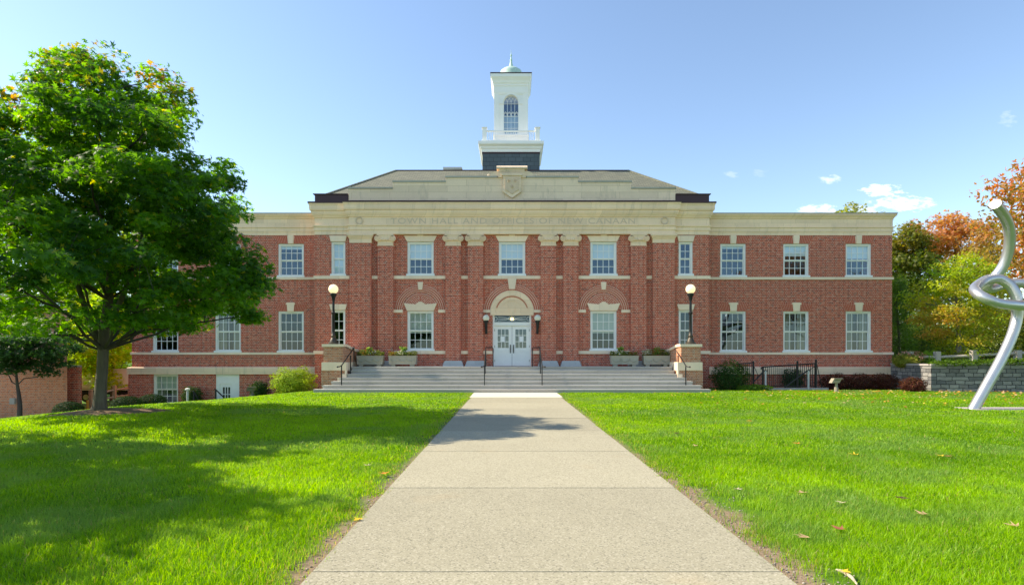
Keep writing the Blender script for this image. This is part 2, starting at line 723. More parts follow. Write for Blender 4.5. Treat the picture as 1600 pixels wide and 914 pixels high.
def ground_mat():
    t = NT('lawn_soil')
    p = t.pos()
    s = t.xyz(p)
    n = t.noise(p, .5, 5)
    f = t.noise(p, 22, 3)
    g = t.mix(n, (.055, .13, .012), (.11, .22, .015))
    g = t.mix(t.math('MULTIPLY', t.ramp(f, .4, .75), .5), g, (.035, .10, .01))
    # worn bare earth along the walk
    xr = t.math('SUBTRACT', s[0], t.math('MULTIPLY_ADD', s[1], -.0055, .293))
    e = t.math('SUBTRACT', t.math('ABSOLUTE', xr), 1.83)
    wid = t.math('MULTIPLY_ADD', t.noise(p, 1.3, 5), .95, -.22)
    side = t.math('MULTIPLY_ADD', t.math('GREATER_THAN', s[0], 0.0), .5, .5)
    wid = t.math('MULTIPLY', wid, side)
    neary = t.ramp(s[1], 10.5, 4.5)
    wid = t.math('MULTIPLY', wid, t.math('MULTIPLY_ADD', neary, 1.35, .22))
    bare = t.ramp(t.math('SUBTRACT', wid, e), -.12, .1)
    soil = t.mix(t.noise(p, 14, 4), (.13, .09, .055), (.36, .27, .18))
    c = t.mix(bare, g, soil)
    t.bsdf(c, .95, 0, t.bump(f, .5, .03), .15)
    return t.m


M['ground'] = ground_mat()


def mulch_mat():
    t = NT('bark_mulch')
    p = t.pos()
    f = t.noise(p, 24, 4, .7)
    c = t.mix(f, (.07, .045, .03), (.34, .24, .15))
    t.bsdf(c, .95, 0, t.bump(f, .8, .04), .15)
    return t.m


M['mulch'] = mulch_mat()


def rubble(name, lo, hi):
    t = NT(name)
    p = t.pos()
    s = t.xyz(p)
    v = t.comb(t.math('ADD', s[0], s[1]), s[2])
    wob = t.noise(v, 3.0, 2, out='Color')
    vv = t.n("ShaderNodeVectorMath", operation='MULTIPLY_ADD')
    t.l(wob, vv.inputs[0])
    vv.inputs[1].default_value = (.16, .11, 0)
    t.l(v, vv.inputs[2])
    b = t.n("ShaderNodeTexBrick")
    b.offset = .37
    b.squash = 1.7
    b.squash_frequency = 3
    t.l(vv.outputs[0], b.inputs['Vector'])
    b.inputs['Scale'].default_value = 1
    b.inputs['Brick Width'].default_value = .36
    b.inputs['Row Height'].default_value = .19
    b.inputs['Mortar Size'].default_value = .014
    b.inputs['Color1'].default_value = (*lo, 1)
    b.inputs['Color2'].default_value = (*hi, 1)
    b.inputs['Mortar'].default_value = (*[x * .4 for x in lo], 1)
    n = t.noise(p, 6, 4)
    k = t.math('MULTIPLY_ADD', n, .7, .65)
    c = t.mix(1.0, b.outputs['Color'], t.comb(k, k, k), 'MULTIPLY')
    t.bsdf(c, .9, 0, t.bump(t.math('SUBTRACT', n, b.outputs['Fac']), .8, .04), .2)
    return t.m


M['rubble'] = rubble('field_stone', (.13, .13, .13), (.34, .325, .30))

# ------------------------------------------------------------------ setting: ground, walk
xs = np.unique(np.concatenate([np.linspace(-400, -40, 10), np.arange(-40, 40.1, 1.0), np.linspace(40, 400, 10)]))
ys = np.unique(np.concatenate([np.linspace(-300, -10, 8), np.arange(-10, 60.1, 1.0), np.linspace(60, 700, 10)]))
gx, gy = np.meshgrid(xs, ys)
gv = np.stack([gx, gy, gz(gx, gy)], -1).reshape(-1, 3)
nx, ny = len(xs), len(ys)
ii = (np.arange(ny - 1)[:, None] * nx + np.arange(nx - 1)[None]).ravel()
gt = np.concatenate([np.stack([ii, ii + 1, ii + nx + 1], 1), np.stack([ii, ii + nx + 1, ii + nx], 1)])
tag(np_mesh('ground', gv, gt, M['ground'], smooth_=True), kind='structure')

joints = [25.8 - 2.9, 20.45, 17.8, 15.2, 12.6, 9.97, 7.2, 4.4, 1.6, -1.2, -4, -6.8]
mb = MB()
WALK_HW = 1.83


def walk_c(y):
    return .27 - .0055 * (y - 4.2)


for a, b in zip(joints[:-1], joints[1:]):
    q0 = len(mb.v)
    mb.box(-WALK_HW, WALK_HW, b + .009, a - .009, -.1, .018 + random.uniform(-.002, .002))
    mb.v[q0:] = [(x + walk_c(y), y, z) for x, y, z in mb.v[q0:]]
q0 = len(mb.v)
mb.box(-WALK_HW + .02, WALK_HW - .02, joints[-1], joints[0], -.12, .003)
mb.v[q0:] = [(x + walk_c(y), y, z) for x, y, z in mb.v[q0:]]
tag(mb.build('path', M['path']), kind='structure')
tag(MB().box(walk_c(24) - 1.9, walk_c(24) + 1.9, joints[0] + .008, 25.83, -.1, .02).build('path_apron', M['apron']), kind='structure')

# asphalt walk beside the neighbouring brick house, mulch ring under the maple, raised garden
mb = MB()
n = 16
vv_, ff_ = [], []
for i in range(13):
    y = 18.6 + i * .52
    x1_ = -15.0 - (y - 18.6) * .72
    for k in range(n + 1):
        x = x1_ + (-60 - x1_) * (k / n) ** 1.8
        vv_.append((x, y, float(gz(x, y)) + .03))
for j in range(12):
    for k in range(n):
        i0 = j * (n + 1) + k
        ff_.append((i0 + 1, i0, i0 + n + 1, i0 + n + 2))
mb.add(vv_, ff_)
tag(mb.build('pavement', M['pavement']), kind='structure')

MT = (-11.0, 15.0)
mv, mf = [(MT[0], MT[1], float(gz(*MT)) + .1)], []
for r_, h in ((.5, .09), (1.1, .06), (1.75, .035), (2.1, -.03)):
    for k in range(28):
        a = 2 * math.pi * k / 28
        rr = r_ * (1 + .18 * math.sin(3 * a + 1) + .1 * math.sin(5 * a))
        x, y = MT[0] + .1 + rr * .74 * math.cos(a), MT[1] + .15 + rr * .5 * math.sin(a)
        mv.append((x, y, float(gz(x, y)) + h))
for k in range(28):
    mf.append((0, 1 + k, 1 + (k + 1) % 28))
for j in range(3):
    for k in range(28):
        a, b = 1 + j * 28 + k, 1 + j * 28 + (k + 1) % 28
        mf.append((a, a + 28, b + 28, b))
tag(MB().add(mv, mf).build('mulch_bed', M['mulch'], smooth_=True), kind='structure')

# ------------------------------------------------------------------ town hall
F = 29.5          # face of the middle block
FP = F - .2       # face of the pilasters
W = 30.3          # face of the wings
HB = 10.33        # half width of the middle block
HW = 20.45        # half width of the whole front
BACK = 43.0
hall = thing('town_hall', 'long red brick town hall with limestone entablature and white cupola on its roof', 'town hall', (0, F, 0))


def wall(mb, x0, x1, z0, z1, holes, yf, deep=.16):
    xs_ = sorted({x0, x1, *[h[0] for h in holes], *[h[1] for h in holes]})
    zs_ = sorted({z0, z1, *[h[2] for h in holes], *[h[3] for h in holes]})
    for i in range(len(xs_) - 1):
        for j in range(len(zs_) - 1):
            cx, cz = (xs_[i] + xs_[i + 1]) / 2, (zs_[j] + zs_[j + 1]) / 2
            if any(h[0] < cx < h[1] and h[2] < cz < h[3] for h in holes):
                continue
            a, b, c, d = xs_[i], xs_[i + 1], zs_[j], zs_[j + 1]
            mb.add([(a, yf, c), (b, yf, c), (b, yf, d), (a, yf, d)], [(0, 1, 2, 3)])
    for a, b, c, d in holes:
        y1 = yf + deep
        mb.add([(a, yf, c), (a, yf, d), (a, y1, d), (a, y1, c)], [(0, 1, 2, 3)])
        mb.add([(b, yf, c), (b, y1, c), (b, y1, d), (b, yf, d)], [(0, 1, 2, 3)])
        mb.add([(a, yf, d), (b, yf, d), (b, y1, d), (a, y1, d)], [(0, 1, 2, 3)])
        mb.add([(a, yf, c), (a, y1, c), (b, y1, c), (b, yf, c)], [(0, 1, 2, 3)])


def window(cx, w, z0, z1, yf, cols, blind=0.0, curtain=False, rows=4, mat='white', glass='glass', setback=.05):
    """double hung window: casing, sash bars, glass, blind"""
    x0, x1 = cx - w / 2, cx + w / 2
    c = .09
    y0 = yf + setback
    f = MB()
    f.box(x0 - .02, x0 + c, y0, y0 + .16, z0, z1)
    f.box(x1 - c, x1 + .02, y0, y0 + .16, z0, z1)
    f.box(x0 + c, x1 - c, y0, y0 + .16, z1 - c, z1 + .02)
    f.box(x0 - .05, x1 + .05, y0 - .09, y0 + .16, z0 - .01, z0 + .09)
    fr = f.build('window', M[mat], hall)
    s = MB()
    ax, bx, az, bz = x0 + c, x1 - c, z0 + .09, z1 - c
    mid = (az + bz) / 2
    for (p, q, yy_) in ((az, mid, y0 + .085), (mid, bz, y0 + .05)):
        t_ = .045
        s.box(ax, ax + t_, yy_, yy_ + .035, p, q)
        s.box(bx - t_, bx, yy_, yy_ + .035, p, q)
        s.box(ax + t_, bx - t_, yy_, yy_ + .035, q - .04, q)
        s.box(ax + t_, bx - t_, yy_, yy_ + .035, p, p + .045)
        for k in range(1, cols):
            xx = ax + (bx - ax) * k / cols
            s.box(xx - .014, xx + .014, yy_ + .004, yy_ + .03, p + .045, q - .04)
        rr = rows // 2
        for k in range(1, rr):
            zz = p + (q - p) * k / rr
            for j in range(cols):
                u0 = ax + (bx - ax) * j / cols + (.014 if j else t_)
                u1 = ax + (bx - ax) * (j + 1) / cols - (.014 if j < cols - 1 else t_)
                s.box(u0, u1, yy_ + .004, yy_ + .03, zz - .014, zz + .014)
    s.build('sash', M[mat], fr)
    g = MB()
    g.add([(ax, y0 + .105, az), (bx, y0 + .105, az), (bx, y0 + .105, mid), (ax, y0 + .105, mid)], [(0, 1, 2, 3)])
    g.add([(ax, y0 + .07, mid), (bx, y0 + .07, mid), (bx, y0 + .07, bz), (ax, y0 + .07, bz)], [(0, 1, 2, 3)])
    g.build('pane', M[glass], fr)
    if blind > 0:
        bzz = bz - (bz - az) * blind
        b = MB()
        b.box(ax, bx, y0 + .15, y0 + .16, bzz, bz)
        b.box(ax, bx, y0 + .143, y0 + .165, bzz - .025, bzz)
        b.build('blind', M['blind'], fr)
    if curtain:
        b = MB()
        n = 10
        for (u0, u1) in ((ax, ax + (bx - ax) * .36), (bx - (bx - ax) * .36, bx)):
            for k in range(n):
                a0, a1 = u0 + (u1 - u0) * k / n, u0 + (u1 - u0) * (k + 1) / n
                yo = .2 + (.03 if k % 2 else 0)
                yo2 = .2 + (0 if k % 2 else .03)
                b.add([(a0, y0 + yo, az), (a1, y0 + yo2, az), (a1, y0 + yo2, bz), (a0, y0 + yo, bz)], [(0, 1, 2, 3)])
        b.build('curtain', M['curtain'], fr)
    return fr


# window openings: (centre px, width px, top py, bottom py)
big_w = 1.38
Z_UP = (5.90, 7.68)
Z_LO = (1.97, 4.06)
mid_holes, win_calls = [], []
for i, px in enumerate((657, 800, 943)):
    cx = PX(px, F)
    h = (cx - big_w / 2, cx + big_w / 2, *Z_UP)
    mid_holes.append(h)
    win_calls.append((cx, big_w, Z_UP, F, 4, .5, False, 'glass'))
    if px != 800:
        mid_holes.append((cx - big_w / 2, cx + big_w / 2, *Z_LO))
        win_calls.append((cx, big_w, Z_LO, F, 4, .55, False, 'glass_dark'))
DOOR_W, DOOR_TOP = 2.02, 3.93
mid_holes.append((-DOOR_W / 2, DOOR_W / 2, 1.16, DOOR_TOP))
for s in (-1, 1):
    cx = s * PX(1071.5, F)
    mid_holes.append((cx - .37, cx + .37, *Z_UP))
    mid_holes.append((cx - .37, cx + .37, 1.97, 4.10))
    win_calls.append((cx, .74, Z_UP, F, 2, 1.0 if s < 0 else 0, False, 'glass'))
    win_calls.append((cx, .74, (1.97, 4.10), F, 2, 0, False, 'glass_dark'))
ZW_UP = (5.94, 7.73)
ZW_LO = (1.90, 4.10)
wing_px = (1145.5, 1244, 1341.5)
wing_holes = {-1: [], 1: []}
for s in (-1, 1):
    for i, px in enumerate(wing_px):
        cx = s * PX(px, W)
        wing_holes[s].append((cx - .69, cx + .69, *ZW_UP))
        wing_holes[s].append((cx - .69, cx + .69, *ZW_LO))
        bl = (0.08, .33, .42)[i] if s > 0 else (.1, .3, .5)[i]
        win_calls.append((cx, 1.38, ZW_UP, W, 4, bl, False, 'glass'))
        win_calls.append((cx, 1.38, ZW_LO, W, 4, 0, (s > 0 and i > 0) or (s < 0 and i == 1), 'glass_dark'))

# brickwork shells
mb = MB()
wall(mb, -HB, HB, -1.5, 8.2, mid_holes, F)
for s in (-1, 1):
    x = s * HB
    mb.add([(x, F, -1.5), (x, W + .2, -1.5), (x, W + .2, 9.0), (x, F, 9.0)], [(0, 1, 2, 3)])
mb.build('wall', M['brick'], hall)
ZB = 1.1       # top of the water table
base_hole = (PX(241, W), PX(279.5, W), PZ(632, W), .72)
base_door = (PX(338, W), PX(375, W), -1.05, .72)
for s in (-1, 1):
    mb = MB()
    a, b = (HB, HW) if s > 0 else (-HW, -HB)
    wall(mb, a, b, ZB - .05, 8.3, wing_holes[s], W)
    holes = [base_hole, base_door] if s < 0 else []
    e = .14
    a2, b2 = (HB, HW + e) if s > 0 else (-HW - e, -HB)
    wall(mb, a2, b2, -1.6, .75, holes, W - e + .06)
    x = s * HW
    mb.add([(x, W, ZB - .05), (x, BACK, ZB - .05), (x, BACK, 8.3), (x, W, 8.3)], [(0, 1, 2, 3)])
    x = s * (HW + e)
    mb.add([(x, W - e + .06, -1.6), (x, BACK, -1.6), (x, BACK, .75), (x, W - e + .06, .75)], [(0, 1, 2, 3)])
    mb.build('wall', M['brick'], hall)
MB().add([(-HW, BACK, -1.6), (HW, BACK, -1.6), (HW, BACK, 9.2), (-HW, BACK, 9.2)], [(0, 1, 2, 3)]).build('wall', M['brick'], hall)
# inner rooms: a dark floor, partition and ceiling that close the shell
mb = MB()
mb.box(-HW + .1, HW - .1, W + 2.6, W + 2.7, -1.5, 8.9)
mb.box(-HW + .1, HW - .1, W + .5, W + 2.6, 5.0, 5.2)
mb.box(-HW + .1, HW - .1, W + .5, W + 2.6, 1.0, 1.15)
mb.build('room', M['interior'], hall)
for c in win_calls:
    window(c[0], c[1], *c[2], c[3], c[4], c[5], c[6], 4, 'white', c[7])
# basement window and door in the lower storey, seen where the lawn drops
window((base_hole[0] + base_hole[1]) / 2, base_hole[1] - base_hole[0], base_hole[2], base_hole[3], W - .08, 4, .48, True, 4, 'cream_paint', 'glass_dark')
dx0, dx1 = base_door[0], base_door[1]
yb_ = W - .08
bd = MB()
bd.box(dx0, dx0 + .2, yb_ + .05, yb_ + .2, -1.05, .71)
bd.box(dx1 - .42, dx1, yb_ + .05, yb_ + .2, -1.05, .71)
bd.box(dx0 + .2, dx1 - .42, yb_ + .05, yb_ + .2, .22, .71)
bdo = bd.build('basement_door', M['white'], hall)
lf = MB()
lx0, lx1 = dx0 + .2, dx1 - .42
gx0, gx1, g0, g1 = lx0 + .13, lx1 - .12, -.75, .02
lf.box(lx0, gx0, yb_ + .1, yb_ + .15, -1.05, .22)
lf.box(gx1, lx1, yb_ + .1, yb_ + .15, -1.05, .22)
lf.box(gx0, gx1, yb_ + .1, yb_ + .15, g1, .22)
lf.box(gx0, gx1, yb_ + .1, yb_ + .15, -1.05, g0)
for k in (1, 2):
    xx = gx0 + (gx1 - gx0) * k / 3
    lf.box(xx - .02, xx + .02, yb_ + .1, yb_ + .14, g0, g1)
lf.box(gx0, gx1, yb_ + .105, yb_ + .135, (g0 + g1) / 2 - .02, (g0 + g1) / 2 + .02)
lf.build('leaf', M['white'], bdo)
MB().add([(gx0, yb_ + .125, g0), (gx1, yb_ + .125, g0), (gx1, yb_ + .125, g1), (gx0, yb_ + .125, g1)], [(0, 1, 2, 3)]).build('pane', M['glass_dark'], bdo)

# string courses, sill courses, water table
mb = MB()
pil = []          # pilaster spans (x0, x1, kind)
for s in (-1, 1):
    for (a, b, k) in ((1020, 1054, 'end'), (986, 1010, 'ionic'), (880, 904, 'ionic'), (845, 869, 'ionic')):
        x0, x1 = PX(a, FP), PX(b, FP)
        pil.append((min(s * x0, s * x1), max(s * x0, s * x1), k))
pil.sort()
zA, zB_ = 5.72, 5.885


def course(z0, z1, proud, deep_y):
    cur = -HB - proud
    spans = []
    for p in pil:
        spans.append((cur, p[0] - .004))
        cur = p[1] + .004
    spans.append((cur, HB + proud))
    for a, b in spans:
        yield a, b


for a, b in course(zA, zB_, .05, 0):
    MB().box(a, b, F - .06, F + .05, zA, zB_).build('string_course', M['stone_trim'], hall)
for a, b in course(1.8, 1.965, .05, 0):
    if abs((a + b) / 2) < .8:          # the doorway bay: broken by the door
        MB().box(a, -DOOR_W / 2 - .02, F - .06, F + .05, 1.8, 1.965).build('sill_course', M['stone_trim'], hall)
        MB().box(DOOR_W / 2 + .02, b, F - .06, F + .05, 1.8, 1.965).build('sill_course', M['stone_trim'], hall)
    else:
        MB().box(a, b, F - .06, F + .05, 1.8, 1.965).build('sill_course', M['stone_trim'], hall)
for s in (-1, 1):
    mb = MB()
    a, b = (HB + .005, HW + .05) if s > 0 else (-HW - .05, -HB - .005)
    mb.sweep([(0, 5.80), (.055, 5.80), (.055, 5.925), (0, 5.935)], a if s > 0 else -HW, HW if s > 0 else b, W, BACK, s < 0, s > 0)
    mb.build('string_course', M['stone_trim'], hall)
    mb = MB().sweep([(0, 1.765), (.055, 1.765), (.055, 1.885), (0, 1.895)], a if s > 0 else -HW, HW if s > 0 else b, W, BACK, s < 0, s > 0)
    mb.build('sill_course', M['stone_trim'], hall)
    mb = MB()
    mb.sweep([(0, .72), (.17, .72), (.17, 1.05), (.13, 1.10), (0, 1.11)], a if s > 0 else -HW, HW if s > 0 else b, W, BACK, s < 0, s > 0)
    mb.build('water_table', M['stone'], hall)

# pilasters
for (x0, x1, k) in pil:
    w_ = x1 - x0
    cx = (x0 + x1) / 2
    top = 7.58 if k == 'end' else 7.42
    p = MB().box(x0, x1, FP, F + .04, 1.45, top).build('pilaster', M['brick'], hall)
    b = MB()
    for (o, z0, z1) in ((.13, 1.14, 1.27), (.09, 1.27, 1.38), (.05, 1.38, 1.43), (.02, 1.43, 1.452)):
        b.box(x0 - o, x1 + o, FP - o, F + .03, z0, z1)
    b.build('pilaster_base', M['step_side'], p)
    c = MB()
    if k == 'end':
        for (o, z0, z1) in ((.01, 7.58, 7.80), (.04, 7.80, 7.86), (.08, 7.86, 7.93), (.12, 7.93, 8.03)):
            c.box(x0 - o, x1 + o, FP - o, F + .03, z0, z1)
        c.build('capital', M['stone'], p)
    else:
        c.box(x0 - .03, x1 + .03, FP - .03, F + .03, 7.42, 7.46)
        c.box(x0 + .005, x1 - .005, FP - .01, F + .03, 7.46, 7.68)
        c.box(x0 + .02, x1 - .02, FP - .07, F + .03, 7.68, 7.90)
        c.box(x0 - .04, x1 + .04, FP - .08, F + .03, 7.90, 7.965)
        c.box(x0 - .02, x1 + .02, FP - .10, F + .03, 7.965, 8.03)
        for q_ in range(3):        # egg moulding between the scrolls
            c.ball((cx + (q_ - 1) * .15, FP - .07, 7.74), .055, 10, 6)
        for s in (-1, 1):
            vx = cx + s * (w_ / 2 - .01)
            c.lathe((vx, FP + .02, 7.80), [(.158, 0), (.165, .06), (.165, .11), (.14, .13), (.135, .10), (.085, .10), (.08, .135), (.05, .135), (.045, .11), (.02, .11), (.015, .14)], 20, 'y')
        c.build('capital', M['stone'], p, smooth_=True)

# entablature
ent = [(0, 8.03), (0, 8.24), (.035, 8.25), (.035, 8.43), (.075, 8.45), (.085, 8.52), (0, 8.525), (0, 8.92), (.05, 8.93), (.07, 9.0), (.12, 9.05), (.12, 9.10),
       (.145, 9.12), (.145, 9.25), (.20, 9.265), (.20, 9.30), (.215, 9.32), (.215, 9.52), (.235, 9.54), (.255, 9.62)]
FE = F - .22
HE = 8.48
mb = MB()
mb.sweep(ent, -HE, HE, FE, F + .2, True, True)
mb.add([(-HE, FE, 8.03), (HE, FE, 8.03), (HE, F + .02, 8.03), (-HE, F + .02, 8.03)], [(0, 3, 2, 1)])
en = mb.build('entablature', M['stone'], hall)
for s in (-1, 1):
    mb = MB()
    a, b = (-HB, -HE + .02) if s < 0 else (HE - .02, HB)
    mb.sweep(ent, a, b, F - .03, W + .6, s < 0, s > 0)
    mb.build('entablature', M['stone'], hall)
mb = MB()
mb.sweep([(.0, 9.622), (.275, 9.622), (.275, 9.705), (-.6, 9.71)], -HE, HE, FE, F + .3, True, True)
for s in (-1, 1):
    a, b = (-HB, -HE + .02) if s < 0 else (HE - .02, HB)
    mb.sweep([(.0, 9.62), (.275, 9.62), (.275, 9.70), (-.6, 9.703)], a, b, F - .03, W + .6, s < 0, s > 0)
mb.build('gutter', M['copper'], hall)
# frieze ornament: the carved inscription and a wreath at each end
txt = bpy.data.curves.new('inscription', 'FONT')
txt.body = "TOWN HALL AND OFFICES OF NEW CANAAN"
txt.size = .46
txt.extrude = .012
txt.space_character = 1.12
txt.space_word = 1.15
tob = bpy.data.objects.new('inscription_text', txt)
COL.objects.link(tob)
bpy.context.view_layer.update()
dg = bpy.context.evaluated_depsgraph_get()
tme = bpy.data.meshes.new_from_object(tob.evaluated_get(dg))
COL.objects.unlink(tob)
bpy.data.objects.remove(tob)
tv = np.array([v.co for v in tme.vertices])
tw = tv[:, 0].max() - tv[:, 0].min()
sc_ = 12.7 / tw
for v in tme.vertices:
    x, y, z = v.co
    v.co = ((x - tv[:, 0].min()) * sc_ - 6.35 + .05, FE - F - .004 - z * .8, 8.565 + y * .95)
tme.name = 'inscription'
M['letters'] = m_plain('carved_letters', (.66, .50, .355), .9)
tme.materials.clear()
tme.materials.append(M['letters'])
to = bpy.data.objects.new('inscription', tme)
COL.objects.link(to)
to.parent = hall
for s in (-1, 1):
    cx = s * 7.93
    ring = [(cx + .17 * math.cos(a), FE - .02, 8.72 + .17 * math.sin(a)) for a in np.linspace(0, 2 * math.pi, 25)]
    wr = MB().tube(ring, [.03 + .008 * (i % 2) for i in range(25)], 8)
    wr.build('wreath', M['letters'], hall, smooth_=True)

# wing entablatures
wen = [(.0, 8.17), (.0, 8.34), (.03, 8.35), (.03, 8.55), (.07, 8.58), (.07, 8.63), (.015, 8.64), (.015, 9.04), (.05, 9.06), (.07, 9.12), (.13, 9.19), (.16, 9.22), (.16, 9.30)]
for s in (-1, 1):
    a, b = (HB + .01, HW) if s > 0 else (-HW, -HB - .01)
    MB().sweep(wen, a, b, W - .02, BACK, s < 0, s > 0).build('entablature', M['stone'], hall)
    cp = MB().sweep([(.15, 9.301), (.18, 9.302), (.18, 9.35), (-.5, 9.36), (-.5, 9.1)], a, b, W - .02, BACK, s < 0, s > 0)
    cp.build('coping', M['coping'], hall)
    # flat roof of the wing
    MB().box(min(a, b) + .3, max(a, b) - .3, W + .3, BACK - .1, 8.9, 9.0).build('roof', M['copper'], hall)

# flat brick arches over the wing windows, keystones; stone lintels on the middle block
def jack_arch(cx, w, z0, h, yf, key_h, key_w0, key_w1, ears=False):
    n = 18
    half = w / 2 + .02
    halves = (MB(), MB())
    for k in range(n):
        u0, u1 = -1 + 2 * k / n, -1 + 2 * (k + 1) / n
        if abs((u0 + u1) / 2) * half < key_w0 * .5:
            continue
        jb = halves[k >= n // 2]
        g = .006
        x0b, x1b = cx + u0 * half + g, cx + u1 * half - g
        x0t, x1t = cx + u0 * (half + .17) + g, cx + u1 * (half + .17) - g
        jb.prism([(x0b, z0), (x1b, z0), (x1t, z0 + h), (x0t, z0 + h)], yf - .012, yf + .04)
    for jb in halves:
        j = jb.build('flat_arch', M['arch_brick'], hall)
    MB().prism([(cx - half, z0 + .001), (cx + half, z0 + .001), (cx + half + .17, z0 + h), (cx - half - .17, z0 + h)], yf - .006, yf + .03).build('mortar_bed', M['mortar'], hall)
    kb = MB()
    kb.prism([(cx - key_w0 / 2, z0 - .005), (cx + key_w0 / 2, z0 - .005), (cx + key_w1 / 2, z0 + key_h), (cx - key_w1 / 2, z0 + key_h)], yf - .06, yf + .03)
    if ears:
        kb.box(cx - key_w1 / 2 - .04, cx + key_w1 / 2 + .04, yf - .07, yf + .03, z0 + key_h - .1, z0 + key_h - .03)
    kb.build('keystone', M['stone_trim'], hall)


for s in (-1, 1):
    for px in wing_px:
        cx = s * PX(px, W)
        jack_arch(cx, 1.38, ZW_UP[1], .40, W, .43, .25, .31)
        jack_arch(cx, 1.38, ZW_LO[1], .40, W, .46, .34, .42, True)

for px in (657, 800, 943):
    cx = PX(px, F)
    lint = MB()
    lint.prism([(cx - .70, 7.68), (cx + .70, 7.68), (cx + .86, 7.98), (cx - .86, 7.98)], F - .05, F + .03)
    lint.prism([(cx - .12, 7.675), (cx + .12, 7.675), (cx + .16, 8.02), (cx - .16, 8.02)], F - .08, F - .045)
    lint.build('lintel', M['stone_trim'], hall)
for s in (-1, 1):
    cx = s * PX(1071.5, F)
    for zz in (7.68, 4.10):
        MB().prism([(cx - .38, zz), (cx + .38, zz), (cx + .46, zz + .30), (cx - .46, zz + .30)], F - .05, F + .03).build('lintel', M['stone_trim'], hall)


def arch_rings(cx, cz, r0, rings, a0, a1, yf, th=.105):
    b = MB()
    for r_i in range(rings):
        ra = r0 + r_i * th + .015
        rb = ra + th - .030
        n = int((a1 - a0) * (ra + rb) / 2 / .095)
        for k in range(n):
            g = .004 / ra
            u0 = a0 + (a1 - a0) * k / n + g
            u1 = a0 + (a1 - a0) * (k + 1) / n - g
            b.prism([(cx + ra * math.cos(u0), cz + ra * math.sin(u0)), (cx + ra * math.cos(u1), cz + ra * math.sin(u1)),
                     (cx + rb * math.cos(u1), cz + rb * math.sin(u1)), (cx + rb * math.cos(u0), cz + rb * math.sin(u0))], yf - .02, yf + .03)
    return b


def arc_band(cx, cz, r0, r1, a0, a1, y0, y1, n=36):
    b = MB()
    for k in range(n):
        u0, u1 = a0 + (a1 - a0) * k / n, a0 + (a1 - a0) * (k + 1) / n
        b.prism([(cx + r0 * math.cos(u0), cz + r0 * math.sin(u0)), (cx + r0 * math.cos(u1), cz + r0 * math.sin(u1)),
                 (cx + r1 * math.cos(u1), cz + r1 * math.sin(u1)), (cx + r1 * math.cos(u0), cz + r1 * math.sin(u0))], y0, y1)
    return b


# blind arches over the two tall windows
for px in (657, 943):
    cx = PX(px, F)
    cz = PZ(485, F)
    ar = arch_rings(cx, cz, .99, 3, 0, math.pi, F).build('brick_arch', M['arch_brick'], hall)
    arc_band(cx, cz, .985, 1.31, 0, math.pi, F - .008, F + .02).build('mortar_bed', M['mortar'], ar)
    # inner relieving arch and herringbone tympanum
    r2 = .98
    cz2 = cz - .02
    a_ = math.asin(.40 / r2)
    arch_rings(cx, cz2, .79, 1, a_, math.pi - a_, F, .10).build('inner_arch', M['arch_brick'], ar)
    arc_band(cx, cz2, .785, .895, a_, math.pi - a_, F - .008, F + .02).build('mortar_bed', M['mortar'], ar)
    pts = [(cx + .78 * math.cos(u), cz2 + .78 * math.sin(u)) for u in np.linspace(a_, math.pi - a_, 20)]
    hb = MB().prism(pts, F - .012, F + .02)
    hb.build('tympanum_brick', M['arch_brick'], ar)
    hb = MB()
    for side in (-1, 1):
        for i in range(-10, 11):
            for dirn in (1, -1):
                # herringbone joints: long diagonals one way, short ticks the other
                seg = []
                for u in np.linspace(-1, 1, 81):
                    if dirn == 1:
                        x_, z_ = u * .8, i * .125 + side * u * .8
                    else:
                        x_, z_ = u * .8, i * .25 - side * u * .8
                        if (int((u + 1) * 20) + i) % 4 > 1:
                            x_ = 99
                    ok = 0 < side * x_ < .76 and z_ > .06 and math.hypot(x_, z_) < .765
                    if ok:
                        seg.append((cx + x_, cz2 + z_))
                    if (not ok or u == 1) and len(seg) > 1:
                        (ax_, az_), (bx_, bz_) = seg[0], seg[-1]
                        hb.prism([(ax_ - .012, az_), (ax_ + .012, az_), (bx_ + .012, bz_), (bx_ - .012, bz_)], F - .016, F - .006)
                    if not ok:
                        seg = []
    hb.build('herringbone_joints', M['mortar'], ar)
    ks = MB()
    ks.prism([(cx - .10, PZ(453, F)), (cx + .10, PZ(453, F)), (cx + .145, PZ(441, F)), (cx - .145, PZ(441, F))], F - .07, F + .03)
    for s in (-1, 1):
        MB().box(cx + s * .93, cx + s * 1.40, F - .05, F + .03, PZ(488.5, F), PZ(484, F)).build('impost', M['stone_trim'], ar)
    ks.build('keystone', M['stone_trim'], ar)
    ks = MB()          # crowned lintel over the window
    z0 = Z_LO[1] + .005
    ks.prism([(cx - .70, z0), (cx + .70, z0), (cx + .87, z0 + .40), (cx + .64, z0 + .36), (cx + .22, z0 + .33), (cx + .20, z0 + .40), (cx + .12, z0 + .41), (cx + .10, z0 + .47),
              (cx - .10, z0 + .47), (cx - .12, z0 + .41), (cx - .20, z0 + .40), (cx - .22, z0 + .33), (cx - .64, z0 + .36), (cx - .87, z0 + .40)], F - .06, F + .03)
    ks.build('crowned_lintel', M['stone_trim'], ar)

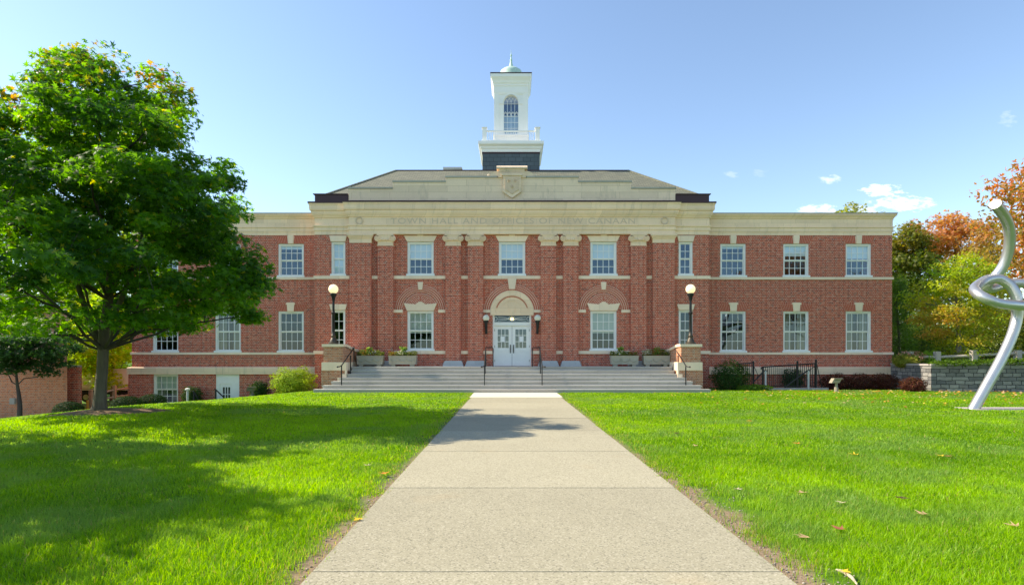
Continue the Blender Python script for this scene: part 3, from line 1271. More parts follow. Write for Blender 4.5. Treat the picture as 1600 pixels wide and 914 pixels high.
# doorway
cz = PZ(488, F)
ar = arch_rings(0, cz, 1.15, 3, 0.03, math.pi - .03, F).build('brick_arch', M['arch_brick'], hall)
arc_band(0, cz, 1.14, 1.47, 0.03, math.pi - .03, F - .008, F + .02).build('mortar_bed', M['mortar'], ar)
tb = arc_band(0, cz, .88, 1.135, 0, math.pi, F - .05, F + .02)
pts = [(.88 * math.cos(u), cz + .88 * math.sin(u)) for u in np.linspace(0, math.pi, 30)]
tb.prism(pts, F - .03, F + .02)
tb.add(*[x for x in (arc_band(0, cz, .60, .62, .35, math.pi - .35, F - .055, F + .0).v, arc_band(0, cz, .60, .62, .35, math.pi - .35, F - .055, F + .0).f)])
tb.box(-1.13, 1.13, F - .06, F + .02, cz - .155, cz - .001)
tb.prism([(-.11, cz - .01), (.11, cz - .01), (.17, cz + .36), (-.17, cz + .36)], F - .075, F - .02)
tb.box(-.78, -.17, F - .045, F - .02, cz + .03, cz + .33)
tb.box(.17, .78, F - .045, F - .02, cz + .03, cz + .33)
tb.build('tympanum', M['stone'], ar)
arch_rings(0, cz, .79, 1, .28, math.pi - .28, F - .035, .075).build('inner_arch', M['arch_brick'], ar)
ks = MB().prism([(-.15, PZ(452, F)), (.15, PZ(452, F)), (.235, PZ(435.5, F)), (-.235, PZ(435.5, F))], F - .1, F + .03)
for s in (-1, 1):
    MB().box(s * 1.14, s * 1.57, F - .05, F + .03, PZ(488.5, F), PZ(484, F)).build('impost', M['stone_trim'], ar)
ks.build('keystone', M['stone_trim'], ar)

df = MB()
hd = DOOR_W / 2
YD = F + .10
df.box(-hd - .01, -hd + .09, YD - .03, YD + .2, 1.16, DOOR_TOP)
df.box(hd - .09, hd + .01, YD - .03, YD + .2, 1.16, DOOR_TOP)
df.box(-hd + .09, hd - .09, YD - .03, YD + .2, DOOR_TOP - .10, DOOR_TOP + .01)
df.box(-hd + .09, hd - .09, YD - .04, YD + .2, 3.29, 3.47)
dfo = df.build('door_frame', M['white'], hall)
tr = MB()
tzc = 3.65
for s in (-1, 1):
    tr.tube([(s * .12, YD + .05, tzc), (s * .35, YD + .05, tzc + .06), (s * .75, YD + .05, tzc + .1)], .012, 6)
    tr.tube([(s * .12, YD + .05, tzc), (s * .35, YD + .05, tzc - .06), (s * .75, YD + .05, tzc - .1)], .012, 6)
    tr.tube([(s * .85 + .07 * math.cos(a), YD + .05, tzc + .1 * math.sin(a)) for a in np.linspace(0, 2 * math.pi, 17)], .011, 6)
    tr.box(s * .2, s * .74, YD + .045, YD + .06, tzc - .008, tzc + .008)
tr.tube([(.2 * math.cos(a), YD + .05, tzc + .1 * math.sin(a)) for a in np.linspace(0, 2 * math.pi, 17)], .012, 6)
tr.build('transom_tracery', M['white'], dfo)
MB().add([(-hd + .09, YD + .08, 3.47), (hd - .09, YD + .08, 3.47), (hd - .09, YD + .08, DOOR_TOP - .1), (-hd + .09, YD + .08, DOOR_TOP - .1)], [(0, 1, 2, 3)]).build('pane', M['glass_dark'], dfo)
st = MB().ball((0, YD + .13, tzc), .06, 10, 6)
for k in range(8):
    a = k * math.pi / 4
    st.tube([(0, YD + .13, tzc), (.13 * math.cos(a), YD + .13, tzc + .09 * math.sin(a))], [.02, .004], 5)
st.build('star_lamp', M['bulb'], dfo)
for s in (-1, 1):
    d = MB()
    x0, x1 = (0.008, hd - .09) if s > 0 else (-hd + .09, -.008)
    z0, z1 = 1.17, 3.285
    gx0, gx1 = x0 + .17, x1 - .17
    gz0, gz1 = 2.12, 3.10
    y0, y1 = YD + .03, YD + .08
    d.box(x0, gx0, y0, y1, z0, z1)
    d.box(gx1, x1, y0, y1, z0, z1)
    d.box(gx0, gx1, y0, y1, gz1, z1)
    d.box(gx0, gx1, y0, y1, z0, z0 + .22)
    d.box(gx0, gx1, y0, y1, gz0 - .2, gz0)
    d.box(gx0, gx1, y0 + .018, y1 - .01, z0 + .22, gz0 - .2)
    d.box(gx0 + .06, gx1 - .06, y0 + .008, y0 + .03, z0 + .28, gz0 - .26)
    for k in (1, 2):
        xx = gx0 + (gx1 - gx0) * k / 3
        d.box(xx - .014, xx + .014, y0 + .008, y1 - .008, gz0, gz1)
        zz = gz0 + (gz1 - gz0) * k / 3
        for j in range(3):
            a, b = gx0 + (gx1 - gx0) * j / 3 + (.014 if j else 0), gx0 + (gx1 - gx0) * (j + 1) / 3 - (.014 if j < 2 else 0)
            d.box(a, b, y0 + .008, y1 - .008, zz - .014, zz + .014)
    do = d.build('door', M['white'], hall)
    MB().add([(gx0, y0 + .03, gz0), (gx1, y0 + .03, gz0), (gx1, y0 + .03, gz1), (gx0, y0 + .03, gz1)], [(0, 1, 2, 3)]).build('pane', M['glass'], do)
    hx = s * .085
    MB().box(hx - .025, hx + .025, y0 - .012, y0 - .001, 1.85, 2.29).tube([(hx, y0 - .01, 1.9), (hx, y0 - .05, 1.95), (hx, y0 - .05, 2.2), (hx, y0 - .01, 2.25)], .012, 6).build('handle', M['iron'], do)
    hg = MB()
    for zz in (1.45, 2.2, 3.05):
        hg.box(x1 - .02 if s > 0 else x0 - .012, x1 + .012 if s > 0 else x0 + .02, y0 - .012, y0 - .001, zz - .06, zz + .06)
    hg.build('hinge', M['bronze'], do)
    pc = s * .50
    MB().box(pc - .105, pc + .105, y0 + .012, y0 + .016, 2.45, 2.72).build('notice', M['paper'], do)

# stepped parapet with shield
yP = F - .12
PAR = [(8.52, 9.70, 10.40), (6.22, 10.40, 10.74), (3.45, 10.74, 10.98)]
mb = MB()
for i, (hx, z0, z1) in enumerate(PAR):
    mb.box(-hx, hx, yP, yP + .5, z0, z1)
pa = mb.build('parapet', M['stone_stained'], hall)
prev = [6.22, 3.45, .75]
for (hx, z0, z1), inner in zip(PAR, prev):
    for s in (-1, 1):
        MB().box(s * inner + s * .003, s * (hx + .03), yP - .04, yP + .54, z1 + .002, z1 + .09).build('coping', M['coping'], pa)
sb = MB()
yS = yP - .06
sb.box(-.72, .72, yS, yP + .5, 10.98, 11.30)
sb.box(-.66, .66, yS - .03, yP + .5, 11.30, 11.42)
sb.box(-.80, .80, yS - .09, yP + .55, 11.42, 11.50)
for s in (-1, 1):
    sc2 = [(s * .72, 11.07)] + [(s * (.72 + .42 * math.cos(a)), 11.07 + .26 * math.sin(a)) for a in np.linspace(0, math.pi / 2, 9)]
    sb.prism(sc2, yS + .05, yP + .3)
    sb.ball((s * 1.22, yP + .05, 11.12), .07, 10, 6)
sb.build('crest_block', M['stone_stained'], pa)
MB().prism_x([(yS - .1, 11.502), (yP + .56, 11.502), (yP + .3, 11.60), (yS + .06, 11.60)], -.8, .8).build('crest_cap', M['stone_trim'], pa)
sh = [(-.47, 11.08), (.47, 11.08), (.47, 10.22), (.0, 9.90), (-.47, 10.22)]
sh_i = [(-.36, 10.98), (.36, 10.98), (.36, 10.32), (.2, 10.24), (.0, 10.10), (-.2, 10.24), (-.36, 10.32)]
so = MB().prism(sh, yS - .06, yP + .02)
so.box(-.53, .53, yS - .11, yS - .01, 11.05, 11.17)
sho = so.build('shield', M['stone_stained'], pa)
si = MB().prism(sh_i, yS - .10, yS - .05)
for (x, z) in ((-.17, 10.78), (.17, 10.78), (0, 10.48)):
    for k in range(5):
        a = k * 2 * math.pi / 5 + .3
        si.ball((x + .06 * math.cos(a), yS - .10, z + .07 * math.sin(a)), .035, 8, 6)
    si.ball((x, yS - .11, z), .03, 8, 6)
si.build('shield_field', M['letters'], sho)
# dark copper upstands at the ends of the roof
for s in (-1, 1):
    mb = MB()
    mb.box(s * 8.56, s * 10.30, F - .08, F + .15, 9.70, 10.12)
    mb.box(s * 10.05, s * 10.302, F + .15, BACK - .2, 9.70, 10.12)
    mb.box(s * 8.56, s * 10.38, F - .13, F + .2, 10.12, 10.16)
    mb.build('copper_upstand', M['copper'], hall)

# truncated hip roof
mb = MB()
ev = (10.3, 30.0, 10.14, BACK - .3)
tp = (7.0, 34.0, 12.86, 39.0)
V8 = [(-ev[0], ev[1], ev[2]), (ev[0], ev[1], ev[2]), (ev[0], ev[3], ev[2]), (-ev[0], ev[3], ev[2]),
      (-tp[0], tp[1], tp[2]), (tp[0], tp[1], tp[2]), (tp[0], tp[3], tp[2]), (-tp[0], tp[3], tp[2])]
mb.add(V8, [(0, 1, 5, 4), (1, 2, 6, 5), (2, 3, 7, 6), (3, 0, 4, 7), (4, 5, 6, 7)])
rf = mb.build('hip_roof', M['slate_roof'], hall)
for a, b in ((0, 4), (1, 5)):
    MB().tube([V8[a], V8[b]], .07, 6).build('hip_ridge', M['slate_roof'], rf)
MB().box(-tp[0] - .02, tp[0] + .02, tp[1] - .03, tp[1] + .05, tp[2] - .02, tp[2] + .05).build('ridge_flashing', M['copper'], rf)
mb = MB()
xa, xb = PX(694, 35), PX(721, 35)
mb.box(xa, xb, 34.8, 35.6, tp[2], PZ(264.5, 34.8))
mb.box(xa - .04, xb + .05, 34.75, 35.65, PZ(264.5, 34.8), PZ(261.5, 34.8))
mb.build('roof_hatch', M['step_side'], rf)

# cupola
TY = 36.05
cu_ = bpy.data.objects.new('cupola', None)
COL.objects.link(cu_)
cu_.parent = hall
cu_.location = (0, TY - F, 12.8)
CX = PX(798.5, 34.3)
hb_ = 1.74
MB().box(CX - hb_, CX + hb_, TY - hb_, TY + hb_, 12.0, 14.0).build('slate_base', M['slate_dark'], cu_)


def ring4(mb, prof):
    v, f = [], []
    for h, z in prof:
        v += [(CX - h, TY - h, z), (CX + h, TY - h, z), (CX + h, TY + h, z), (CX - h, TY + h, z)]
    for j in range(len(prof) - 1):
        for k in range(4):
            f.append((j * 4 + k, j * 4 + (k + 1) % 4, (j + 1) * 4 + (k + 1) % 4, (j + 1) * 4 + k))
    n = len(prof) - 1
    f += [(3, 2, 1, 0), (n * 4, n * 4 + 1, n * 4 + 2, n * 4 + 3)]
    return mb.add(v, f)


ring4(MB(), [(1.755, 14.0), (1.755, 14.1)]).build('base_band', M['copper'], cu_)
ring4(MB(), [(1.70, 14.1), (1.78, 14.1), (1.80, 14.28), (1.84, 14.30), (1.87, 14.42), (1.97, 14.50), (1.99, 14.54), (1.99, 14.70), (1.5, 14.74)]).build('base_cornice', M['white_tower'], cu_)
bal = MB()
hp_ = 1.62
zb0, zb1 = 14.72, 15.62
for sx in (-1, 1):
    for sy in (-1, 1):
        x, y = CX + sx * hp_, TY + sy * hp_
        bal.box(x - .13, x + .13, y - .13, y + .13, zb0, zb1 - .05)
        bal.box(x - .17, x + .17, y - .17, y + .17, zb1 - .05, zb1)
        bal.box(x - .17, x + .17, y - .17, y + .17, zb0, zb0 + .12)
for sy in (-1, 1):
    y = TY + sy * hp_
    bal.box(CX - hp_ + .13, CX + hp_ - .13, y - .05, y + .05, 15.38, 15.46)
    bal.box(CX - hp_ + .13, CX + hp_ - .13, y - .04, y + .04, 14.80, 14.86)
    x = CX + sy * hp_
    bal.box(x - .05, x + .05, TY - hp_ + .13, TY + hp_ - .13, 15.38, 15.46)
    bal.box(x - .04, x + .04, TY - hp_ + .13, TY + hp_ - .13, 14.80, 14.86)
for k in range(1, 22):
    u = -hp_ + .13 + (2 * hp_ - .26) * k / 22
    for sy in (-1, 1):
        bal.box(CX + u - .022, CX + u + .022, TY + sy * hp_ - .022, TY + sy * hp_ + .022, 14.86, 15.38)
        bal.box(CX + sy * hp_ - .022, CX + sy * hp_ + .022, TY + u - .022, TY + u + .022, 14.86, 15.38)
bal.build('balustrade', M['white_tower'], cu_)
hs = 1.02
ZS0, ZS1 = 14.7, 18.05
aw, az0, azs = .46, 15.5, 17.45
# shaft with an arched opening on each face
sh_ = MB()
yf = TY - hs


def face_pts():
    arc = [(aw * math.cos(a), azs + aw * math.sin(a)) for a in np.linspace(math.pi, 0, 15)]
    return arc


arc = face_pts()
for rot in range(4):
    c_, s_ = (1, 0, -1, 0)[rot], (0, 1, 0, -1)[rot]

    def T(x, y, z):
        return (CX + x * c_ - y * s_, TY + x * s_ + y * c_, z)
    vv_ = [T(-hs, -hs, ZS0), T(-aw, -hs, ZS0), T(-aw, -hs, ZS1), T(-hs, -hs, ZS1), T(aw, -hs, ZS0), T(hs, -hs, ZS0), T(hs, -hs, ZS1), T(aw, -hs, ZS1),
           T(-aw, -hs, az0), T(aw, -hs, az0)]
    sh_.add(vv_, [(0, 1, 2, 3), (4, 5, 6, 7), (1, 4, 9, 8)])
    pv = [T(x, -hs, z) for x, z in arc] + [T(x, -hs, ZS1) for x, z in arc]
    n = len(arc)
    sh_.add(pv, [(i, i + 1, i + 1 + n, i + n) for i in range(n - 1)])
    out_ = [(-aw, az0)] + arc + [(aw, az0)]
    pv = [T(x, -hs, z) for x, z in out_] + [T(x, -hs + .16, z) for x, z in out_]
    n = len(out_)
    sh_.add(pv, [(i, i + n, (i + 1) % n + n, (i + 1) % n) for i in range(n)])
    # corner boards and imposts
    for sx in (-1, 1):
        a, b = sorted((sx * .74, sx * 1.05))
        q_ = [T(a, -hs - .035, ZS0 + .0), T(b, -hs - .035, ZS0), T(b, -hs - .035, ZS1), T(a, -hs - .035, ZS1), T(a, -hs, ZS0), T(b, -hs, ZS0), T(b, -hs, ZS1), T(a, -hs, ZS1)]
        sh_.add(q_, [(0, 1, 2, 3), (4, 0, 3, 7), (1, 5, 6, 2)])
        a, b = sorted((sx * .50, sx * .735))
        q_ = [T(a, -hs - .05, azs - .12), T(b, -hs - .05, azs - .12), T(b, -hs - .05, azs + .02), T(a, -hs - .05, azs + .02), T(a, -hs, azs - .12), T(b, -hs, azs - .12), T(b, -hs, azs + .02), T(a, -hs, azs + .02)]
        sh_.add(q_, [(0, 1, 2, 3), (4, 5, 1, 0), (3, 2, 6, 7), (4, 0, 3, 7), (1, 5, 6, 2)])
    oa = [((aw + .1) * math.cos(a), azs + (aw + .1) * math.sin(a)) for a in np.linspace(math.pi, 0, 15)]
    ia = [((aw + .01) * math.cos(a), azs + (aw + .01) * math.sin(a)) for a in np.linspace(math.pi, 0, 15)]
    pv = [T(x, -hs - .04, z) for x, z in oa] + [T(x, -hs - .04, z) for x, z in ia] + [T(x, -hs, z) for x, z in oa]
    sh_.add(pv, [(i, i + 15, i + 16, i + 1) for i in range(14)] + [(i, i + 1, i + 31, i + 30) for i in range(14)])
ring4(sh_, [(1.06, 15.36), (1.10, 15.38), (1.10, 15.46), (1.05, 15.48)])
sh_.build('shaft', M['white_tower'], cu_)
tw_ = MB()
tg = MB()
yT = TY - hs + .10
nb = 4
for k in range(nb + 1):
    x = CX - aw + 2 * aw * k / nb
    zt = azs if k in (0, nb) else azs + .02
    tw_.box(x - .011, x + .011, yT, yT + .04, az0, zt)
for zz in (az0 + .02, az0 + .38, az0 + .75, az0 + 1.12, azs - .62, azs - .05):
    tw_.box(CX - aw, CX + aw, yT + .005, yT + .035, zz - .010, zz + .010)
for k in range(nb + 1):            # interlaced gothic bars
    x0 = -aw + 2 * aw * k / nb
    for s in (-1, 1):
        pp = []
        for a in np.linspace(0, math.pi / 2, 10):
            xx = x0 + s * (.46 - .46 * math.cos(a))
            zz = azs + .46 * math.sin(a) * .98
            if math.hypot(xx, zz - azs) <= aw:
                pp.append((CX + xx, yT + .02, zz))
        if len(pp) > 1:
            tw_.tube(pp, .011, 5)
for k in range(nb):
    x0 = CX - aw + 2 * aw * (k + .5) / nb
    wq = aw / nb
    tw_.tube([(x0 - wq, yT + .02, az0 + 1.12), (x0 - wq * .6, yT + .02, az0 + 1.32), (x0, yT + .02, az0 + 1.42), (x0 + wq * .6, yT + .02, az0 + 1.32), (x0 + wq, yT + .02, az0 + 1.12)], .014, 5)
tw_.tube([(CX + x, yT + .02, z) for x, z in arc], .025, 5)
tw_o = tw_.build('arched_window', M['white_tower'], cu_)
pts = [(CX - aw, az0)] + [(CX + x, z) for x, z in arc] + [(CX + aw, az0)]
MB().prism(pts, yT + .045, yT + .05).build('pane', M['glass'], tw_o)
MB().box(CX - aw, CX + aw, yT + .2, yT + .21, az0 - .1, az0 + 1.25).build('lower_blind', M['blind'], tw_o)
MB().box(CX - hs + .05, CX + hs - .05, TY + .2, TY + .3, ZS0, ZS1).build('inner_wall', M['interior'], cu_)
ring4(MB(), [(1.05, 17.95), (1.07, 18.05), (1.07, 18.42), (1.10, 18.46), (1.10, 18.56), (1.14, 18.62), (1.17, 18.76), (1.24, 18.90), (1.27, 18.94), (1.27, 19.12), (1.25, 19.14)]).build('top_cornice', M['white_tower'], cu_)
ring4(MB(), [(1.25, 19.14), (1.29, 19.145), (1.29, 19.19), (.9, 19.25)]).build('cornice_flashing', M['copper'], cu_)
dm = MB()
prof = [(z_[0], z_[1] - .17) for z_ in [(.76, 19.3), (.76, 19.60), (.74, 19.65), (.73, 19.86), (.67, 20.02), (.53, 20.13), (.36, 20.20), (.19, 20.26), (.17, 20.3)]]
dm.lathe((CX, TY, 0), prof, 24)
dmo = dm.build('dome', M['verdigris'], cu_, smooth_=True)
sp_ = MB().lathe((CX, TY, 0), [(.18, 20.29), (.15, 20.36), (.10, 20.5), (.065, 20.68), (.06, 20.7), (.075, 20.74), (.075, 20.8), (.045, 20.84), (.035, 21.02), (.055, 21.05), (.055, 21.1), (.02, 21.14), (.012, 21.3), (.004, 21.42)], 12)
sp_.v = [(x_, y_, z_ - .16) for x_, y_, z_ in sp_.v]
sp_.build('finial', M['verdigris'], dmo, smooth_=True)

# ------------------------------------------------------------------ front steps with cheek walls
stairs = thing('stone_steps', 'broad grey granite flight of seven steps with brick cheek walls below the entrance', 'steps', (0, 26, 0))
RISE, TREAD, Y0S = 1.16 / 7, .35, 25.8
for k in range(7):
    hwid = (9.1, 8.8, 8.5, 8.22, 7.97, 7.95, 7.94)[k]
    mb = MB()
    yb2 = Y0S + TREAD * k
    yback = yb2 + TREAD + .04 if k < 6 else F + .02
    z0, z1 = RISE * k, RISE * (k + 1)
    if k == 0:
        z0 = -.25
    mb.box(-hwid, hwid, yb2 + .025, yback, z0 - (.03 if k else 0), z1 - .055)
    mb.box(-hwid - .015, hwid + .015, yb2, yback + .001, z1 - .055, z1)
    mb.build('step' if k < 6 else 'landing', M['step'], stairs)
for s in (-1, 1):
    YF_ = 27.2
    base = MB().prism_x([(YF_, -.3), (F, -.3), (F, 1.0), (YF_, 1.0)], min(s * 8.02, s * 9.22), max(s * 8.02, s * 9.22))
    bo = base.build('cheek_wall', M['brick_pier'], stairs)
    bb = MB()
    # stepped stone ends against the pier
    bb.box(s * 7.99, s * 9.19, YF_ - .035, F - .01, 1.0, 1.395)
    for k in range(2, 6):
        hwid = (9.1, 8.8, 8.62, 8.42, 8.22, 8.06)[k]
        bb.box(s * 7.985, s * hwid, YF_ - .03 - .012 * (6 - k), YF_ + .1, RISE * k - .01, RISE * (k + 1) + (.0 if k < 5 else .012))
    bb.build('stone_band', M['stone_trim'], bo)
    # upper brick pier sweeping down to the wall
    up = MB()
    A = [(s * 9.12, YF_ + .03), (s * 8.18, YF_ + .03), (s * 8.05, 28.4), (s * 7.98, F), (s * 9.12, F)]
    zt = [2.14, 2.14, 1.98, 1.84, 1.84]
    n = 5
    v = [(x, y, 1.395) for x, y in A] + [(x, y, z) for (x, y), z in zip(A, zt)]
    # outer edge gets a point where the sweep starts
    up.add(v, [(4, 3, 2, 1, 0), (5, 6, 7, 8, 9)] + [(i, (i + 1) % n, (i + 1) % n + n, i + n) for i in range(n)])
    up.build('pier', M['brick_pier'], bo)
    cpm = MB()
    A = [(s * 9.18, YF_ - .03), (s * 8.12, YF_ - .03), (s * 8.12, YF_ + .55), (s * 7.99, 28.4), (s * 7.92, F - .005), (s * 9.18, F - .005), (s * 9.18, YF_ + .55)]
    zt = [2.14, 2.14, 2.14, 1.98, 1.84, 1.84, 2.14]
    n = 7
    v = [(x, y, z + .002) for (x, y), z in zip(A, zt)] + [(x, y, z + .13) for (x, y), z in zip(A, zt)]
    cpm.add(v, [(i, (i + 1) % n, (i + 1) % n + n, i + n) for i in range(n)] + [(7, 8, 9, 13), (13, 9, 10, 12), (12, 10, 11), (6, 2, 1, 0), (5, 3, 2, 6), (5, 4, 3)])
    cpm.build('pier_coping', M['stone_trim'], bo)

# ------------------------------------------------------------------ lamps
def lamp_post(x, label):
    Y = 27.62
    t = thing('lamp_post', label, 'lamp post', (x, Y, 2.27), 'globe lamp posts on the step piers')
    z = 2.27
    MB().lathe((x, Y, z), [(.25, 0), (.25, .07), (.19, .10), (.17, .2), (.13, .26), (.10, .33), (.12, .37), (.12, .42), (.085, .46), (.075, .6)], 16).build('base', M['bronze'], t, smooth_=True)
    MB().lathe((x, Y, z), [(.075, .6), (.065, 1.45), (.095, 1.5), (.095, 1.56), (.06, 1.6), (.055, 2.1)], 14).build('pole', M['iron'], t, smooth_=True)
    MB().lathe((x, Y, z), [(.055, 2.1), (.08, 2.2), (.10, 2.33), (.155, 2.40), (.155, 2.47), (.12, 2.5)], 16).build('collar', M['iron'], t, smooth_=True)
    MB().ball((x, Y, z + 2.70), .232, 24, 16).build('globe', M['globe'], t, smooth_=True)
    return t


lamp_post(PX(521, 27.62), 'black globe lamp post on the brick pier nearer the big maple')
lamp_post(PX(1079, 27.62), 'black globe lamp post on the brick pier nearer the steel sculpture')


def wall_lantern(x, label):
    Y = F - .28
    t = thing('wall_lantern', label, 'wall lantern', (x, F, 2.85), 'globe lanterns flanking the front door')
    z = 3.66
    MB().ball((x, Y, z), .175, 20, 14).build('globe', M['globe_off'], t, smooth_=True)
    b = MB().lathe((x, Y, z), [(.02, -.83), (.05, -.78), (.055, -.55), (.075, -.5), (.085, -.25), (.13, -.19), (.13, -.13), (.1, -.12)], 14)
    b.build('torch', M['iron'], t, smooth_=True)
    b = MB()
    b.tube([(x, F, 3.3), (x, F - .15, 3.22), (x, Y, 3.25)], .03, 8)
    b.tube([(x, F, 2.98), (x, F - .15, 3.02), (x, Y, 3.05)], .03, 8)
    b.box(x - .06, x + .06, F - .025, F - .001, 2.85, 3.4)
    b.build('bracket', M['iron'], t)


wall_lantern(PX(759.5, F - .28), 'opal globe lantern on black bracket beside the door leaf nearer the maple')
wall_lantern(PX(840, F - .28), 'opal globe lantern on black bracket beside the door leaf nearer the sculpture')

# ------------------------------------------------------------------ handrails on the steps
def handrail(xf, xt, label, loop):
    t = thing('handrail', label, 'handrail', (xf, 26.3, 0), 'black handrails on the front steps')
    p = [(xf + .0, 26.35, 2 * RISE), (xt, 27.55, 5 * RISE), (xt, 28.15, 7 * RISE)]
    heights = (1.24, 1.72, 2.10)
    for (x, y, z), h in zip(p, heights):
        MB().box(x - .022, x + .022, y - .022, y + .022, z, h).build('post', M['iron'], t)
    d = loop
    rail = [(xf - .11 * d, 26.12, 1.20), (xf - .05 * d, 26.2, 1.20), (xf, 26.35, 1.25)] + [(xf + (xt - xf) * u, 26.35 + 1.8 * u, 1.25 + .85 * u) for u in np.linspace(.1, 1, 8)]
    if abs(xf) < 3:
        rail += [(xt, 28.3, 2.12), (xt + .1 * d, 28.38, 2.12), (xt + .33 * d, 28.4, 2.12), (xt + .36 * d, 28.4, 2.05), (xt + .36 * d, 28.4, 1.85)]
    else:
        rail += [(xt, 28.25, 2.12), (xt - .1 * d, 28.3, 2.10)]
    MB().tube(rail, .027, 8).ball((xf - .12 * d, 26.12, 1.19), .04, 8, 6).build('rail', M['iron'], t)
    if abs(xf) < 3:
        MB().box(xt + .36 * d - .02, xt + .36 * d + .02, 28.38, 28.42, 7 * RISE, 1.9).build('post', M['iron'], t)


handrail(PX(533.7, 26.35), PX(553, 28.15), 'black iron handrail on the steps below the lamp pier nearer the maple', 1)
handrail(PX(757, 26.35), PX(759, 28.15), 'black iron handrail up to the door, on the maple side of the walk', 1)
handrail(PX(847, 26.35), PX(843.5, 28.15), 'black iron handrail up to the door, on the sculpture side of the walk', -1)
handrail(PX(1071.5, 26.35), PX(1054, 28.15), 'black iron handrail on the steps below the lamp pier nearer the sculpture', -1)


# ------------------------------------------------------------------ leaves
LEAF_MAPLE = (np.array([(-.16, .0, 0), (.16, .0, 0), (.20, .42, .02), (0, 1.0, -.06), (-.20, .42, .02), (-.62, .62, -.10), (-.22, .22, .0), (.62, .62, -.10), (.22, .22, 0), (-.5, .06, -.08), (.5, .06, -.08)]) - (0, .35, 0),
              np.array([(0, 1, 2), (0, 2, 4), (4, 2, 3), (6, 4, 5), (8, 7, 2), (0, 6, 9), (1, 10, 8)]))
LEAF_OVAL = (np.array([(0, -.5, 0), (.24, -.05, .05), (0, .6, -.04), (-.24, -.05, .05)]), np.array([(0, 1, 2), (0, 2, 3)]))
LEAF_BLADE = (np.array([(-.06, -.5, 0), (.06, -.5, 0), (.05, .1, .06), (0, .6, -.05), (-.05, .1, .06)]), np.array([(0, 1, 2), (0, 2, 4), (4, 2, 3)]))


def leaves(name, pos, nrm, size, col, shape, mat, parent, origin):
    N = len(pos)
    n = nrm / np.maximum(1e-6, np.linalg.norm(nrm, axis=1, keepdims=True))
    r = rng.normal(size=(N, 3))
    t = r - n * (r * n).sum(1, keepdims=True)
    t /= np.maximum(1e-6, np.linalg.norm(t, axis=1, keepdims=True))
    b = np.cross(n, t)
    lv, lt = shape
    P = (pos[:, None, :] + size[:, None, None] * (lv[None, :, 0:1] * t[:, None, :] + lv[None, :, 1:2] * b[:, None, :] + lv[None, :, 2:3] * n[:, None, :]))
    V = P.reshape(-1, 3) - np.array(origin)
    T_ = (lt[None] + (np.arange(N) * len(lv))[:, None, None]).reshape(-1, 3)
    C = np.repeat(col, len(lv), axis=0)
    return np_mesh(name, V, T_, mat, parent, C)


def branches(mb, base_pts, base_r, targets, n_limb, seed):
    """limbs leave the trunk polyline and reach toward clusters; twigs leave the limbs"""
    rs = random.Random(seed)
    bp = [Vector(p) for p in base_pts]
    T_ = [Vector(t) for t in targets]
    # farthest point sampling picks the limb tips
    tips = [T_[0]]
    while len(tips) < min(n_limb, len(T_)):
        tips.append(max(T_, key=lambda q: min((q - t).length for t in tips)))
    segs = []
    for tip in tips:
        best, bu = None, 0
        for i, p in enumerate(bp):
            dz = tip.z - p.z
            dh = math.hypot(tip.x - p.x, tip.y - p.y)
            cost = abs(dz - dh * .48) + .02 * i
            if best is None or cost < best:
                best, bu = cost, i
        p0 = bp[bu]
        r0 = base_r[bu] * .24
        mid = p0.lerp(tip, .5) + Vector((rs.uniform(-.3, .3), rs.uniform(-.3, .3), (tip - p0).length * .10))
        pts, rad = [], []
        for u in np.linspace(0, 1, 7):
            q = p0 * (1 - u) ** 2 + mid * 2 * u * (1 - u) + tip * u * u
            if 0 < u < 1:
                q += Vector((rs.uniform(-.1, .1), rs.uniform(-.1, .1), rs.uniform(-.1, .1)))
            pts.append(q)
            rad.append(max(.008, r0 * (1 - u) ** .8 * .9 + .012))
        mb.tube(pts, rad, 7)
        segs += list(zip(pts, rad))
    for t in T_:
        if t in tips:
            continue
        q, r_ = min(segs, key=lambda s: (s[0] - t).length + (3 if s[0].z > t.z + .3 else 0))
        m = q.lerp(t, .5) + Vector((rs.uniform(-.15, .15), rs.uniform(-.15, .15), .12))
        rr = min(r_ * .6, .035)
        mb.tube([q, q.lerp(m, .6), m, m.lerp(t, .6), t], [rr, rr * .85, rr * .7, rr * .5, .006], 5)


def cluster_leaves(cl, rad, per, flat, size, up=.8):
    """leaf positions and normals in flattened tufts"""
    cl = np.asarray(cl, float)
    N = len(cl) * per
    c = np.repeat(cl, per, axis=0)
    rr = np.repeat(np.asarray(rad, float), per)
    d = rng.normal(size=(N, 3))
    d /= np.linalg.norm(d, axis=1, keepdims=True)
    r = rng.uniform(0, 1, N) ** .5
    off = d * (r * rr)[:, None]
    off[:, 2] *= flat
    droop = -.12 * (off[:, 0] ** 2 + off[:, 1] ** 2) / np.maximum(rr, .1)
    off[:, 2] += droop
    nrm = rng.normal(size=(N, 3)) * .55 + d * .35
    nrm[:, 2] += up
    sz = rng.uniform(size[0], size[1], N)
    ci = np.repeat(np.arange(len(cl)), per)
    return c + off, nrm, sz, ci


def lerp_col(a, b, t):
    return np.asarray(a)[None] * (1 - t)[:, None] + np.asarray(b)[None] * t[:, None]


